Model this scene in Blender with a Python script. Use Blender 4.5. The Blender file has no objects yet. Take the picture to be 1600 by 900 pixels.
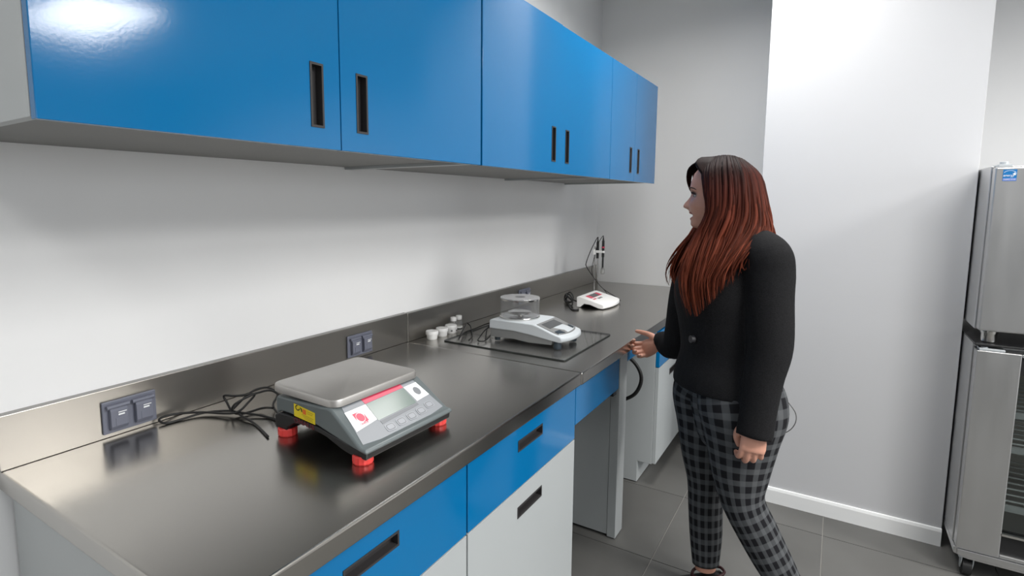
import bpy, bmesh, math, random
from math import sin, cos, pi, radians as R
from mathutils import Vector, Matrix
random.seed(7)
SC = bpy.context.scene
COL = SC.collection
# ------------------------------------------------------------------ camera
cam = bpy.data.cameras.new('camera'); camo = bpy.data.objects.new('camera', cam); COL.objects.link(camo)
cam.sensor_width = 36; cam.lens = 870.015 / 1600 * 36
cam.shift_x = 0.0430; cam.shift_y = -0.0201; cam.clip_start = 0.02
yaw, pitch, roll = 0.58486604, -0.11479415, 0.00028831
f = Vector((-sin(yaw) * cos(pitch), cos(yaw) * cos(pitch), sin(pitch)))
r = f.cross(Vector((0, 0, 1))).normalized(); u = r.cross(f)
r2 = cos(roll) * r + sin(roll) * u; u2 = -sin(roll) * r + cos(roll) * u
camo.matrix_world = Matrix(((r2.x, u2.x, -f.x, 1.52232), (r2.y, u2.y, -f.y, -4.13205), (r2.z, u2.z, -f.z, 1.49673), (0, 0, 0, 1)))
SC.camera = camo
# ------------------------------------------------------------------ world, lights, exposure
w = bpy.data.worlds.new('world'); SC.world = w; w.use_nodes = True
w.node_tree.nodes['Background'].inputs[0].default_value = (0.80, 0.86, 1, 1)
w.node_tree.nodes['Background'].inputs[1].default_value = 0.3
SC.view_settings.view_transform = 'Standard'; SC.view_settings.look = 'None'
SC.view_settings.exposure = 0.25; SC.view_settings.gamma = 1.0
def ceiling_panel(x, y, power, sx=1.2, sy=0.6, z=2.93):
    l = bpy.data.lights.new('ceiling_panel_light', 'AREA'); l.shape = 'RECTANGLE'; l.size = sx; l.size_y = sy
    l.energy = power; l.color = (1.0, 0.985, 0.96); l.spread = R(165)
    o = bpy.data.objects.new('ceiling_panel_light', l); COL.objects.link(o); o.location = (x, y, z)
ceiling_panel(1.12, -1.62, 27, .6, .9)
ceiling_panel(1.0, -5.2, 16)
ceiling_panel(3.0, -2.95, 62)
ceiling_panel(4.60, -2.0, 120, 1.2, .6)
ceiling_panel(4.40, -4.1, 34)
# added area light behind made-up windows in the right wall, brightens the left wall
wl = bpy.data.lights.new('window_daylight', 'AREA'); wl.shape = 'RECTANGLE'; wl.size = 1.5; wl.size_y = 5.2; wl.energy = 72; wl.color = (.94, .97, 1.0)
wo = bpy.data.objects.new('window_daylight', wl); COL.objects.link(wo); wo.location = (7.10, -4.95, 1.75); wo.rotation_euler = (0, R(90), 0)
# ------------------------------------------------------------------ materials
def mat(name, color, rough=0.5, metal=0.0, spec=0.5, coat=0.0, bump=0.0, bscale=40, var=0.0, vscale=3, trans=0, ior=1.45, sheen=0, stretch=(1, 1, 1), emit=0, rvar=0.0):
    m = bpy.data.materials.new(name); m.use_nodes = True; nt = m.node_tree; b = nt.nodes['Principled BSDF']
    c = (*color, 1)
    b.inputs['Base Color'].default_value = c; b.inputs['Roughness'].default_value = rough; b.inputs['Metallic'].default_value = metal
    b.inputs['Specular IOR Level'].default_value = spec; b.inputs['Coat Weight'].default_value = coat
    b.inputs['Transmission Weight'].default_value = trans; b.inputs['IOR'].default_value = ior; b.inputs['Sheen Weight'].default_value = sheen
    tc = nt.nodes.new('ShaderNodeTexCoord'); mp = nt.nodes.new('ShaderNodeMapping'); mp.inputs['Scale'].default_value = stretch
    nt.links.new(tc.outputs['Object'], mp.inputs[0])
    if var or rvar:
        n = nt.nodes.new('ShaderNodeTexNoise'); n.inputs['Scale'].default_value = vscale; n.inputs['Detail'].default_value = 5
        nt.links.new(mp.outputs[0], n.inputs[0])
        if var:
            rp = nt.nodes.new('ShaderNodeValToRGB')
            rp.color_ramp.elements[0].position = .3; rp.color_ramp.elements[1].position = .7
            rp.color_ramp.elements[0].color = (*[v * (1 - var) for v in color], 1); rp.color_ramp.elements[1].color = (*[min(1, v * (1 + var)) for v in color], 1)
            nt.links.new(n.outputs[0], rp.inputs[0]); nt.links.new(rp.outputs[0], b.inputs['Base Color'])
        if rvar:
            mr = nt.nodes.new('ShaderNodeMapRange'); mr.inputs[3].default_value = rough - rvar; mr.inputs[4].default_value = rough + rvar
            mr.inputs[1].default_value = .3; mr.inputs[2].default_value = .7
            nt.links.new(n.outputs[0], mr.inputs[0]); nt.links.new(mr.outputs[0], b.inputs['Roughness'])
    if bump:
        n2 = nt.nodes.new('ShaderNodeTexNoise'); n2.inputs['Scale'].default_value = bscale; n2.inputs['Detail'].default_value = 3
        nt.links.new(mp.outputs[0], n2.inputs[0])
        bp = nt.nodes.new('ShaderNodeBump'); bp.inputs['Strength'].default_value = bump; bp.inputs['Distance'].default_value = 0.002
        nt.links.new(n2.outputs[0], bp.inputs['Height']); nt.links.new(bp.outputs[0], b.inputs['Normal'])
    if emit:
        b.inputs['Emission Color'].default_value = c; b.inputs['Emission Strength'].default_value = emit
    return m
def glassy(name, tint, refl=1.0, rough=0.02, haze=0.0):
    m = bpy.data.materials.new(name); m.use_nodes = True; nt = m.node_tree; nt.nodes.remove(nt.nodes['Principled BSDF'])
    t = nt.nodes.new('ShaderNodeBsdfTransparent'); t.inputs[0].default_value = (*tint, 1)
    g = nt.nodes.new('ShaderNodeBsdfGlossy'); g.inputs['Roughness'].default_value = rough
    lw = nt.nodes.new('ShaderNodeLayerWeight'); lw.inputs[0].default_value = .5
    pw = nt.nodes.new('ShaderNodeMath'); pw.operation = 'POWER'; pw.inputs[1].default_value = 4.5; nt.links.new(lw.outputs['Facing'], pw.inputs[0])
    fr = nt.nodes.new('ShaderNodeMath'); fr.operation = 'MULTIPLY_ADD'; fr.inputs[1].default_value = .9; fr.inputs[2].default_value = .06; nt.links.new(pw.outputs[0], fr.inputs[0])
    ml = nt.nodes.new('ShaderNodeMath'); ml.operation = 'MULTIPLY'; ml.inputs[1].default_value = refl
    mx = nt.nodes.new('ShaderNodeMixShader'); nt.links.new(fr.outputs[0], ml.inputs[0]); nt.links.new(ml.outputs[0], mx.inputs[0])
    nt.links.new(t.outputs[0], mx.inputs[1]); nt.links.new(g.outputs[0], mx.inputs[2]); out = mx.outputs[0]
    if haze:
        df = nt.nodes.new('ShaderNodeBsdfDiffuse'); df.inputs[0].default_value = (.75, .75, .76, 1); m2 = nt.nodes.new('ShaderNodeMixShader'); m2.inputs[0].default_value = haze
        nt.links.new(out, m2.inputs[1]); nt.links.new(df.outputs[0], m2.inputs[2]); out = m2.outputs[0]
    nt.links.new(out, nt.nodes['Material Output'].inputs[0])
    return m
M_ = {}
M_['wall'] = mat('wall_paint', (.84, .845, .85), .55, bump=.05, bscale=180, var=.01)
M_['wall2'] = mat('grey_wall_paint', (.55, .56, .57), .55, bump=.05, bscale=180)
M_['pillar'] = mat('pale_grey_pillar_paint', (.57, .575, .59), .5, bump=.04, bscale=180)
M_['ceil'] = mat('ceiling_paint', (.75, .75, .74), .8, bump=.05, bscale=90)
M_['base'] = mat('baseboard_paint', (.86, .87, .87), .3)
M_['tile'] = mat('grey_floor_tile', (.100, .099, .094), .42, var=.14, vscale=2.2, bump=.04, bscale=60)
M_['grout'] = mat('grout', (.33, .32, .30), .8)
M_['steel'] = mat('brushed_stainless_steel', (.42, .405, .38), .23, 1, rvar=.02, vscale=1.2, stretch=(2, 1, 1))
M_['steel_v'] = mat('brushed_steel_backsplash', (.38, .365, .34), .36, 1, rvar=.02, vscale=1.2, stretch=(1, 2, 1))
M_['satin'] = mat('satin_grey_edge', (.34, .335, .325), .5, .3, var=.04)
M_['fridge'] = mat('fridge_stainless_steel', (.60, .60, .60), .34, 1, rvar=.04, vscale=3, stretch=(5, 5, 1))
M_['chrome'] = mat('polished_steel', (.62, .61, .59), .16, 1, var=.03)
M_['blue'] = mat('blue_powder_coat', (.001, .145, .365), .11, spec=.5, bump=.02, bscale=160, var=.02)
M_['cab'] = mat('pale_grey_powder_coat', (.42, .445, .45), .35, bump=.05, bscale=260, var=.01)
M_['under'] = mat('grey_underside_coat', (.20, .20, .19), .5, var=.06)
M_['black'] = mat('black_plastic', (.012, .012, .013), .4, var=.1)
M_['pull'] = mat('charcoal_handle_plastic', (.035, .033, .034), .35, var=.1)
M_['rubber'] = mat('black_rubber', (.012, .012, .012), .5, var=.1)
M_['shell'] = mat('slate_grey_plastic', (.125, .147, .152), .36, bump=.05, bscale=300, var=.03)
M_['panel'] = mat('light_grey_keypad', (.20, .215, .235), .38, var=.02)
M_['plate'] = mat('satin_weighing_plate', (.50, .485, .465), .42, .85, var=.04, vscale=9, bump=.02, bscale=200)
M_['red'] = mat('coral_red_plastic', (.74, .055, .05), .35, var=.03)
M_['redp'] = mat('red_print', (.56, .05, .10), .4, var=.02)
M_['dred'] = mat('dark_red_print', (.10, .010, .016), .45, var=.05)
M_['white'] = mat('white_plastic', (.88, .88, .87), .32, var=.01)
M_['label'] = mat('white_label', (.83, .85, .86), .4, var=.01)
M_['yellow'] = mat('yellow_label', (.78, .62, .02), .45, var=.03)
M_['ink'] = mat('black_ink', (.03, .025, .01), .5, var=.1)
M_['oink'] = mat('orange_ink', (.75, .16, .02), .5, var=.1)
M_['yink'] = mat('ochre_ink', (.50, .36, .02), .5, var=.1)
M_['lcd'] = mat('green_grey_lcd', (.17, .215, .195), .14, var=.03, spec=.25)
M_['lcd2'] = mat('dark_grey_lcd', (.10, .105, .11), .2, var=.03)
M_['key'] = mat('grey_key', (.245, .26, .285), .35, var=.02)
M_['keyd'] = mat('key_outline', (.14, .15, .165), .4, var=.02)
M_['balance'] = mat('pale_blue_grey_plastic', (.60, .64, .67), .35, var=.01)
M_['balbase'] = mat('mid_grey_plastic', (.22, .225, .225), .45, var=.03)
M_['darkfoot'] = mat('dark_blue_grey_plastic', (.035, .05, .065), .4, var=.05)
M_['outlet'] = mat('blue_grey_outlet_plastic', (.15, .16, .205), .38, var=.03)
M_['clear'] = glassy('clear_acrylic', (.90, .91, .92), .9, haze=.10)
M_['smoke'] = glassy('smoky_acrylic', (.72, .72, .73), .9, haze=.22)
M_['sheet'] = glassy('clear_glass_sheet', (.985, .99, .985), .35, haze=.05)
M_['windowglass'] = glassy('window_glass', (.99, .99, .99), .6)  # panes of the added windows
M_['gedge'] = mat('dark_glass_edge', (.03, .035, .033), .15, var=.1)
M_['doorglass'] = glassy('tinted_door_glass', (.74, .76, .75), 1.0)
M_['bottle'] = glassy('clear_bottle_plastic', (.72, .72, .69), .8, .1, haze=.16)
M_['logo'] = mat('sticker_blue', (.01, .16, .42), .35, var=.02)
M_['logo2'] = mat('sticker_pale_blue', (.17, .24, .55), .35, var=.02)
M_['pale'] = mat('sticker_white', (.75, .82, .9), .4, var=.02)
M_['inner'] = mat('cabinet_liner_steel', (.60, .59, .55), .5, .6, var=.05)
M_['zinc'] = mat('zinc_caster_fork', (.50, .53, .55), .45, .4, var=.04)
# ------------------------------------------------------------------ mesh helpers
class M:
    def __init__(s): s.bm = bmesh.new(); s.uv = None
    def face(s, vs, mi=0):
        try: fc = s.bm.faces.new(vs); fc.material_index = mi; return fc
        except ValueError: return None
    def box(s, x0, x1, y0, y1, z0, z1, mi=0):
        v = [s.bm.verts.new(p) for p in ((x0, y0, z0), (x1, y0, z0), (x1, y1, z0), (x0, y1, z0), (x0, y0, z1), (x1, y0, z1), (x1, y1, z1), (x0, y1, z1))]
        for q in ((3, 2, 1, 0), (4, 5, 6, 7), (0, 1, 5, 4), (1, 2, 6, 5), (2, 3, 7, 6), (3, 0, 4, 7)): s.face([v[i] for i in q], mi)
        return s
    def rings(s, rings, cap0=True, cap1=True, mi=0, closed=True):
        vr = [[s.bm.verts.new(p) for p in rg] for rg in rings]; n = len(vr[0])
        for a, b in zip(vr, vr[1:]):
            for i in range(n if closed else n - 1):
                j = (i + 1) % n; s.face((a[i], a[j], b[j], b[i]), mi)
        if cap0: s.face(vr[0][::-1], mi)
        if cap1: s.face(vr[-1], mi)
        return s
    def prism(s, poly, axis, a0, a1, mi=0):
        # poly in the plane of the two other axes, in order (x,y,z without axis)
        def P(p, a):
            return {'x': (a, p[0], p[1]), 'y': (p[0], a, p[1]), 'z': (p[0], p[1], a)}[axis]
        s.rings([[P(p, a0) for p in poly], [P(p, a1) for p in poly]], mi=mi); bmesh.ops.recalc_face_normals(s.bm, faces=s.bm.faces); return s
    def lathe(s, prof, c=(0, 0, 0), n=32, mi=0, ax=None):
        rg = []
        for rr, z in prof: rg.append([(c[0] + max(rr, 1e-5) * cos(2 * pi * i / n), c[1] + max(rr, 1e-5) * sin(2 * pi * i / n), c[2] + z) for i in range(n)])
        s.rings(rg, mi=mi); return s
    def cyl(s, p0, p1, r0, r1=None, n=20, mi=0):
        return s.tube([p0, p1], [r0, r0 if r1 is None else r1], n=n, mi=mi, smooth=0)
    def tube(s, pts, rad, n=8, mi=0, smooth=4, flat=1.0):
        pts = [Vector(p) for p in pts]
        if not isinstance(rad, (list, tuple)): rad = [rad] * len(pts)
        if smooth and len(pts) > 2:
            P = []; RR = []
            for i in range(len(pts) - 1):
                p0 = pts[max(i - 1, 0)]; p1 = pts[i]; p2 = pts[i + 1]; p3 = pts[min(i + 2, len(pts) - 1)]
                for k in range(smooth):
                    t = k / smooth
                    P.append(.5 * ((2 * p1) + (p2 - p0) * t + (2 * p0 - 5 * p1 + 4 * p2 - p3) * t * t + (3 * p1 - p0 - 3 * p2 + p3) * t ** 3)); RR.append(rad[i] * (1 - t) + rad[i + 1] * t)
            P.append(pts[-1]); RR.append(rad[-1]); pts, rad = P, RR
        rg = []; up = None
        for i, p in enumerate(pts):
            d = (pts[min(i + 1, len(pts) - 1)] - pts[max(i - 1, 0)])
            d = d.normalized() if d.length > 1e-9 else Vector((0, 0, 1))
            if up is None:
                up = Vector((0, 0, 1)) if abs(d.z) < .9 else Vector((1, 0, 0))
            a = up - d * up.dot(d); a = a.normalized() if a.length > 1e-6 else d.orthogonal().normalized(); up = a; b = d.cross(a)
            rg.append([p + rad[i] * (a * cos(2 * pi * k / n) * flat + b * sin(2 * pi * k / n)) for k in range(n)])
        s.rings(rg, mi=mi); return s
    def ball(s, c, r, n=12, mi=0, sc=(1, 1, 1)):
        pr = [(r * sin(pi * i / n), -r * cos(pi * i / n)) for i in range(n + 1)]
        rg = [[(c[0] + max(a, 1e-5) * cos(2 * pi * k / (2 * n)) * sc[0], c[1] + max(a, 1e-5) * sin(2 * pi * k / (2 * n)) * sc[1], c[2] + z * sc[2]) for k in range(2 * n)] for a, z in pr]
        s.rings(rg, mi=mi); return s
    def quad(s, pts, mi=0): s.face([s.bm.verts.new(p) for p in pts], mi); return s
    def plate(s, o, ux, uy, poly, th, mi=0):
        # flat solid: polygon (in ux,uy coordinates) extruded along the normal by th
        o, ux, uy = Vector(o), Vector(ux).normalized(), Vector(uy).normalized(); nz = ux.cross(uy)
        a = [o + ux * p[0] + uy * p[1] for p in poly]
        s.rings([a, [p + nz * th for p in a]], mi=mi); return s
    def text(s, body, size, o, ux, uy, mi=0, th=0.0003, bold=0.0, shear=0.0, sx=1.0):
        cu = bpy.data.curves.new('t', 'FONT'); cu.body = body; cu.size = size; cu.extrude = th; cu.offset = bold; cu.shear = shear; cu.resolution_u = 3
        cu.align_x = 'CENTER'; cu.align_y = 'CENTER'
        ob = bpy.data.objects.new('t', cu); COL.objects.link(ob); bpy.context.view_layer.update()
        me = bpy.data.meshes.new_from_object(ob.evaluated_get(bpy.context.evaluated_depsgraph_get()))
        bpy.data.objects.remove(ob); bpy.data.curves.remove(cu)
        ux, uy = Vector(ux).normalized(), Vector(uy).normalized(); nz = ux.cross(uy); o = Vector(o)
        nv = [s.bm.verts.new(o + ux * v.co.x * sx + uy * v.co.y + nz * v.co.z) for v in me.vertices]
        for p in me.polygons: s.face([nv[i] for i in p.vertices], mi)
        bpy.data.meshes.remove(me); return s
def wloc(o):
    v = Vector((0, 0, 0))
    while o: v = v + Vector(o.location); o = o.parent
    return v
def obj(name, m, mt, parent=None, bevel=0.0, smooth=False, local=False, seg=2, weld=False, kind=None):
    me = bpy.data.meshes.new(name)
    if weld: bmesh.ops.remove_doubles(m.bm, verts=m.bm.verts, dist=1e-5)
    if not local and parent is not None: bmesh.ops.translate(m.bm, verts=m.bm.verts, vec=-wloc(parent))
    m.bm.to_mesh(me); m.bm.free()
    for x in (mt if isinstance(mt, (list, tuple)) else [mt]): me.materials.append(M_[x] if isinstance(x, str) else x)
    o = bpy.data.objects.new(name, me); COL.objects.link(o)
    if parent is not None: o.parent = parent
    if smooth:
        for p in me.polygons: p.use_smooth = True
    if smooth == 'auto':
        try:
            me.set_sharp_from_angle(angle=R(38))
        except Exception: pass
    if bevel:
        b = o.modifiers.new('bevel', 'BEVEL'); b.width = bevel; b.segments = seg; b.limit_method = 'ANGLE'; b.angle_limit = R(35)
    if kind: o['kind'] = kind
    return o
def thing(name, label, cat, loc, group=None):
    o = bpy.data.objects.new(name, None); COL.objects.link(o); o.location = loc; o.empty_display_size = .05
    o['label'] = label; o['category'] = cat
    if group: o['group'] = group
    return o
def tag(o, label, cat, group=None):
    o['label'] = label; o['category'] = cat
    if group: o['group'] = group
    return o
def copy_tree(o, parent=None):
    c = o.copy(); COL.objects.link(c)
    if parent is not None: c.parent = parent
    for ch in [k for k in SC.objects if k.parent == o]: copy_tree(ch, c)
    return c
def struct(name, m, mt, parent=None, bevel=0, **k): return obj(name, m, mt, parent, bevel, kind='structure' if parent is None else None, **k)
# ------------------------------------------------------------------ the room
RX, RY, H = 7.0, -8.5, 2.98
struct('wall_left', M().box(-.14, -.02, RY, .12, -.02, H), 'wall')
struct('wall_back', M().box(-.02, RX, 0, .12, -.02, H), 'wall')
struct('wall_right', M().box(RX, RX + .12, RY, -7.6, -.02, H).box(RX, RX + .12, -2.3, .12, -.02, H).box(RX, RX + .12, -7.6, -2.3, -.02, .95).box(RX, RX + .12, -7.6, -2.3, 2.55, H), 'wall2')
for k in range(3):  # unseen windows and their wall opening, added to carry the fill light
    ya = -7.6 + k * 5.3 / 3; yb = ya + 5.3 / 3
    wn = struct('window_%d' % (k + 1), M().box(RX + .02, RX + .07, ya, ya + .05, .95, 2.55).box(RX + .02, RX + .07, yb - .05, yb, .95, 2.55).box(RX + .02, RX + .07, ya + .05, yb - .05, .95, 1.0).box(RX + .02, RX + .07, ya + .05, yb - .05, 2.5, 2.55), 'base')
    obj('pane', M().box(RX + .042, RX + .048, ya + .05, yb - .05, 1.0, 2.5), 'windowglass', wn)
struct('wall_front', M().box(-.14, RX + .12, RY - .12, RY, -.02, H), 'wall2')
struct('ceiling', M().box(-.14, RX + .12, RY - .12, .12, H, H + .1), 'ceil')
struct('wall_pillar', M().box(1.203, 1.988, -1.07, -.001, -.01, H), 'pillar', bevel=.002)
bb = M()
bb.prism([(-1.082, 0), (-1.082, .066), (-1.078, .078), (-1.0705, .080), (-1.0705, 0)], 'x', 1.20, 1.988)
struct('baseboard_pillar', bb, 'base')
fl = struct('floor', M().box(-.02, RX, RY, 0, -.06, -.004), 'grout')
tm = None; TS, G = .6, .002
nx = range(-2, 11); ny = range(-12, 3)
for i in nx:
    for j in ny:
        x0, x1 = max(-.02, .955 + i * TS + G), min(RX, .955 + (i + 1) * TS - G)
        y0, y1 = max(RY, -1.27 + j * TS + G), min(0, -1.27 + (j + 1) * TS - G)
        if x1 - x0 < .02 or y1 - y0 < .02: continue
        full = abs(x1 - x0 - TS + 2 * G) < 1e-4 and abs(y1 - y0 - TS + 2 * G) < 1e-4
        if full and tm:
            t = bpy.data.objects.new('floor_tile', tm); COL.objects.link(t); t.parent = fl; t.location = ((x0 + x1) / 2, (y0 + y1) / 2, 0)
        else:
            hx, hy = (x1 - x0) / 2, (y1 - y0) / 2
            t = obj('floor_tile', M().box(-hx, hx, -hy, hy, -.012, 0), 'tile', fl, local=True); t.location = ((x0 + x1) / 2, (y0 + y1) / 2, 0)
            if full: tm = t.data
# ------------------------------------------------------------------ panels with a recessed pull
def holed_panel(m, x0, x1, ya, yb, za, zb, ha, hb, hc, hd):
    O = [(ya, za), (yb, za), (yb, zb), (ya, zb)]; I = [(ha, hc), (hb, hc), (hb, hd), (ha, hd)]
    V = {}
    for nm, X in (('f', x1), ('b', x0)):
        V[nm + 'o'] = [m.bm.verts.new((X, *p)) for p in O]; V[nm + 'i'] = [m.bm.verts.new((X, *p)) for p in I]
    for k in range(4):
        j = (k + 1) % 4
        m.face((V['fo'][k], V['fo'][j], V['fi'][j], V['fi'][k])); m.face((V['bo'][j], V['bo'][k], V['bi'][k], V['bi'][j]))
        m.face((V['fo'][j], V['fo'][k], V['bo'][k], V['bo'][j])); m.face((V['fi'][k], V['fi'][j], V['bi'][j], V['bi'][k]))
    bmesh.ops.recalc_face_normals(m.bm, faces=m.bm.faces)
def pull(parent, x1, ha, hb, hc, hd, depth=.018, rim=.004):
    m = M(); e = .0012; fr = x1 + .0015
    # rim ring standing a little proud, walls and back of the cup
    O = [(ha - .001, hc - .001), (hb + .001, hc - .001), (hb + .001, hd + .001), (ha - .001, hd + .001)]
    I = [(ha + rim, hc + rim), (hb - rim, hc + rim), (hb - rim, hd - rim), (ha + rim, hd - rim)]
    a = [m.bm.verts.new((x1 + .0002, *p)) for p in O]; b = [m.bm.verts.new((fr, *p)) for p in O]; c = [m.bm.verts.new((fr, *p)) for p in I]
    d = [m.bm.verts.new((x1 - depth, *p)) for p in I]
    for k in range(4):
        j = (k + 1) % 4
        for p, q in ((a, b), (b, c), (c, d)): m.face((p[k], p[j], q[j], q[k]))
    m.face(d)
    bmesh.ops.recalc_face_normals(m.bm, faces=m.bm.faces)
    return obj('handle', m, 'pull', parent)
# ------------------------------------------------------------------ upper cabinets
ZB, ZT, DC = 1.616, 2.194, .5686
def wall_cabinet(y0, ys, y1, label):
    t = thing('wall_cabinet', label, 'cabinet', (.28, (y0 + y1) / 2, ZB), 'blue wall cabinets')
    X1 = DC - .020; a, b = y0 + .0015, y1 - .0015
    for q in (a, b - .018): obj('side_panel', M().box(-.018, X1, q, q + .018, ZB + .004, ZT - .002), 'cab', t, bevel=.001)
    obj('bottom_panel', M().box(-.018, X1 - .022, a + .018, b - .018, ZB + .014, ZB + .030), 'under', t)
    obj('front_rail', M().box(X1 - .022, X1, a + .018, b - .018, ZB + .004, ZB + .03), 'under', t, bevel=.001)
    obj('top_panel', M().box(-.018, X1, a + .018, b - .018, ZT - .02, ZT - .002), 'cab', t)
    obj('back_panel', M().box(-.018, -.006, a + .018, b - .018, ZB + .03, ZT - .02), 'cab', t)
    for k, (p, q, ha, hb) in enumerate(((y0 + .002, ys - .0015, ys - .085, ys - .050), (ys + .0015, y1 - .002, ys + .051, ys + .087))):
        dm = M(); pr = .003 if (label.startswith('middle') and k == 0) else 0
        holed_panel(dm, X1 + .002, DC + pr, p, q, ZB, ZT, ha, hb, 1.661, 1.795)
        d = obj('door', dm, 'blue', t, bevel=.0015)
        pull(d, DC + pr, ha, hb, 1.661, 1.795)
    return t
wall_cabinet(-3.799, -3.214, -2.616, 'nearest blue two-door wall cabinet, its left door catching a white lamp reflection')
wall_cabinet(-2.616, -2.018, -1.423, 'middle blue two-door wall cabinet above the jars')
wall_cabinet(-1.423, -1.035, -.6175, 'narrow blue two-door wall cabinet at the far end of the row')
# ------------------------------------------------------------------ base cabinets
FX, HC, D = .778, .8975, .798
def base_cabinet(y0, y1, label, z_toe=.10, modules=1, fx=FX, side_left=False):
    t = thing('base_cabinet', label, 'cabinet', (.38, (y0 + y1) / 2, 0), 'grey base cabinets under the worktops')
    X1 = fx - .020; top = HC - .048
    for y in (y0, y1 - .018): obj('side_panel', M().prism([(.0, .005), (X1 - .075, .005), (X1 - .075, z_toe), (X1, z_toe), (X1, top), (.0, top)], 'y', y, y + .018), 'cab', t, bevel=.001)
    obj('carcass', M().box(.0, X1 - .002, y0 + .018, y1 - .018, z_toe, z_toe + .018).box(.0, .012, y0 + .018, y1 - .018, z_toe, top).box(.0, X1 - .002, y0 + .018, y1 - .018, top - .018, top), 'cab', t)
    obj('toe_kick', M().box(X1 - .085, X1 - .075, y0 + .018, y1 - .018, .005, z_toe), 'cab', t)
    wd = (y1 - y0) / modules
    for k in range(modules):
        a, b = y0 + k * wd + .002, y0 + (k + 1) * wd - .002; c = (a + b) / 2
        dm = M(); holed_panel(dm, X1 + .001, fx, a, b, .651, top - .006, c - .0805, c + .0805, .766, .799)
        d = obj('drawer', dm, 'blue', t, bevel=.0015); pull(d, fx, c - .0805, c + .0805, .766, .799)
        dm = M(); holed_panel(dm, X1 + .001, fx, a, b, z_toe + .004, .647, c - .0805, c + .0805, .557, .591)
        d = obj('door', dm, 'cab', t, bevel=.0015); tag_part(d, 'pale grey door'); pull(d, fx, c - .0805, c + .0805, .557, .591)
    return t
def tag_part(o, l): o['label'] = l
base_cabinet(-3.705, -3.012, 'grey base cabinet with blue drawer at the near left end of the worktop')
base_cabinet(-3.010, -2.307, 'grey base cabinet with blue drawer beside the knee space, both handles in view')
base_cabinet(-1.25, -.03, 'grey base cabinet with toe recess behind the woman, under the far worktop', z_toe=.122, modules=2, fx=.80)
# ------------------------------------------------------------------ worktops
def worktop(y0, y1, d, z, label, bl, bs=.1265):
    t = thing('worktop', label, 'worktop', (d / 2, (y0 + y1) / 2, z))
    obj('top', M().box(-.019, d, y0, y1, z - .046, z), 'steel', t, bevel=.005, seg=3)
    sp_ = tag(obj('backsplash', M().box(-.0198, -.0005, y0, y1, z + .0004, z + bs), 'steel_v', bevel=.0015), bl, 'backsplash', 'steel backsplashes')
    obj('top_edge', M().box(-.0198, -.0008, y0 + .001, y1 - .001, z + bs + .0001, z + bs + .0016), 'satin', sp_)
    return t
worktop(-3.723, -2.3075, D, HC + .0015, 'stainless steel worktop carrying the large grey bench scale', 'stainless steel backsplash strip behind the large bench scale, with two outlets')
worktop(-2.3045, -.004, D + .002, HC, 'stainless steel worktop reaching the back wall, under the glass sheet', 'stainless steel backsplash strip behind the jars, ending at the room corner', bs=.1255)
# ------------------------------------------------------------------ knee space fittings
t = thing('apron_drawer', 'blue shallow drawer front under the worktop left of the grey support leg', 'drawer', (.5, -2.06, .775), 'blue knee space drawers')
obj('drawer_front', M().box(.758, .776, -2.300, -1.822, .697, HC - .05), 'blue', t, bevel=.0015)
obj('drawer_box', M().box(.25, .757, -2.28, -1.85, .735, HC - .06), 'cab', t)
obj('runner', M().box(.70, .772, -1.875, -1.838, .676, .696), 'black', t, bevel=.001)
t = thing('apron_drawer', 'blue narrow strip drawer front between support leg and the gripping hand', 'drawer', (.5, -1.49, .82), 'blue knee space drawers')
obj('drawer_front', M().box(.758, .776, -1.720, -1.256, .792, HC - .05), 'blue', t, bevel=.0015)
obj('drawer_box', M().box(.25, .757, -1.70, -1.28, .80, HC - .06), 'cab', t)
t = thing('support_leg', 'tall pale grey panel leg holding up the worktop between two knee spaces', 'leg', (.4, -1.77, 0))
obj('post', M().box(.742, .780, -1.820, -1.724, .004, HC - .047), 'cab', t, bevel=.0015)
obj('leg_panel', M().box(.06, .741, -1.817, -1.727, .012, HC - .047), 'cab', t, bevel=.001)
for x_ in (.70, .12): obj('foot', M().cyl((x_, -1.772, 0), (x_, -1.772, .014), .02), 'black', t)
hose = M().tube([(.55, -1.50, .79), (.66, -1.50, .775), (.735, -1.49, .735), (.775, -1.485, .67), (.765, -1.48, .60), (.72, -1.48, .545), (.60, -1.47, .49), (.35, -1.45, .44), (.10, -1.43, .42), (-.019, -1.42, .42)], .009, n=10, smooth=6)
tag(obj('power_cable', hose, 'rubber', smooth=True), 'thick black cable looping out of the knee space beside the support leg', 'cable')
# ------------------------------------------------------------------ outlets
def make_outlet(yc, label):
    t = thing('power_outlet', label, 'outlet', (0, yc, .953), 'grey power outlets on the backsplash')
    obj('wall_plate', M().box(.0, .007, -.0665, .0665, -.042, .042), 'outlet', t, bevel=.002, local=True)
    for s in (-.032, .030):
        c = obj('flip_cover', M().prism([(.007, -.033), (.017, -.030), (.021, -.022), (.021, .018), (.014, .028), (.007, .028)], 'y', s - .021, s + .021), 'outlet', t, bevel=.0015, local=True)
        obj('hinge', M().cyl((.014, s - .027, .028), (.014, s + .027, .028), .0055, n=12), 'outlet', c, smooth='auto', local=True)
        obj('label_print', M().box(.0211, .0214, s - .003, s + .017, .012, .014).box(.0211, .0214, s - .003, s + .012, .005, .009), 'label', c, local=True)
        obj('cover_panel', M().box(.021, .0222, s - .010, s + .014, -.022, -.001), 'outlet', c, bevel=.0008, local=True)
    return t
o1 = make_outlet(-3.447, 'double power outlet with flip covers at the left, beside the loose black cable')
for y, l in ((-2.60, 'double power outlet with flip covers right behind the large bench scale'), (-1.237, 'double power outlet mostly hidden behind the clear draft shield')):
    c = copy_tree(o1); c.location = (0, y, .953); c['label'] = l
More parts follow.
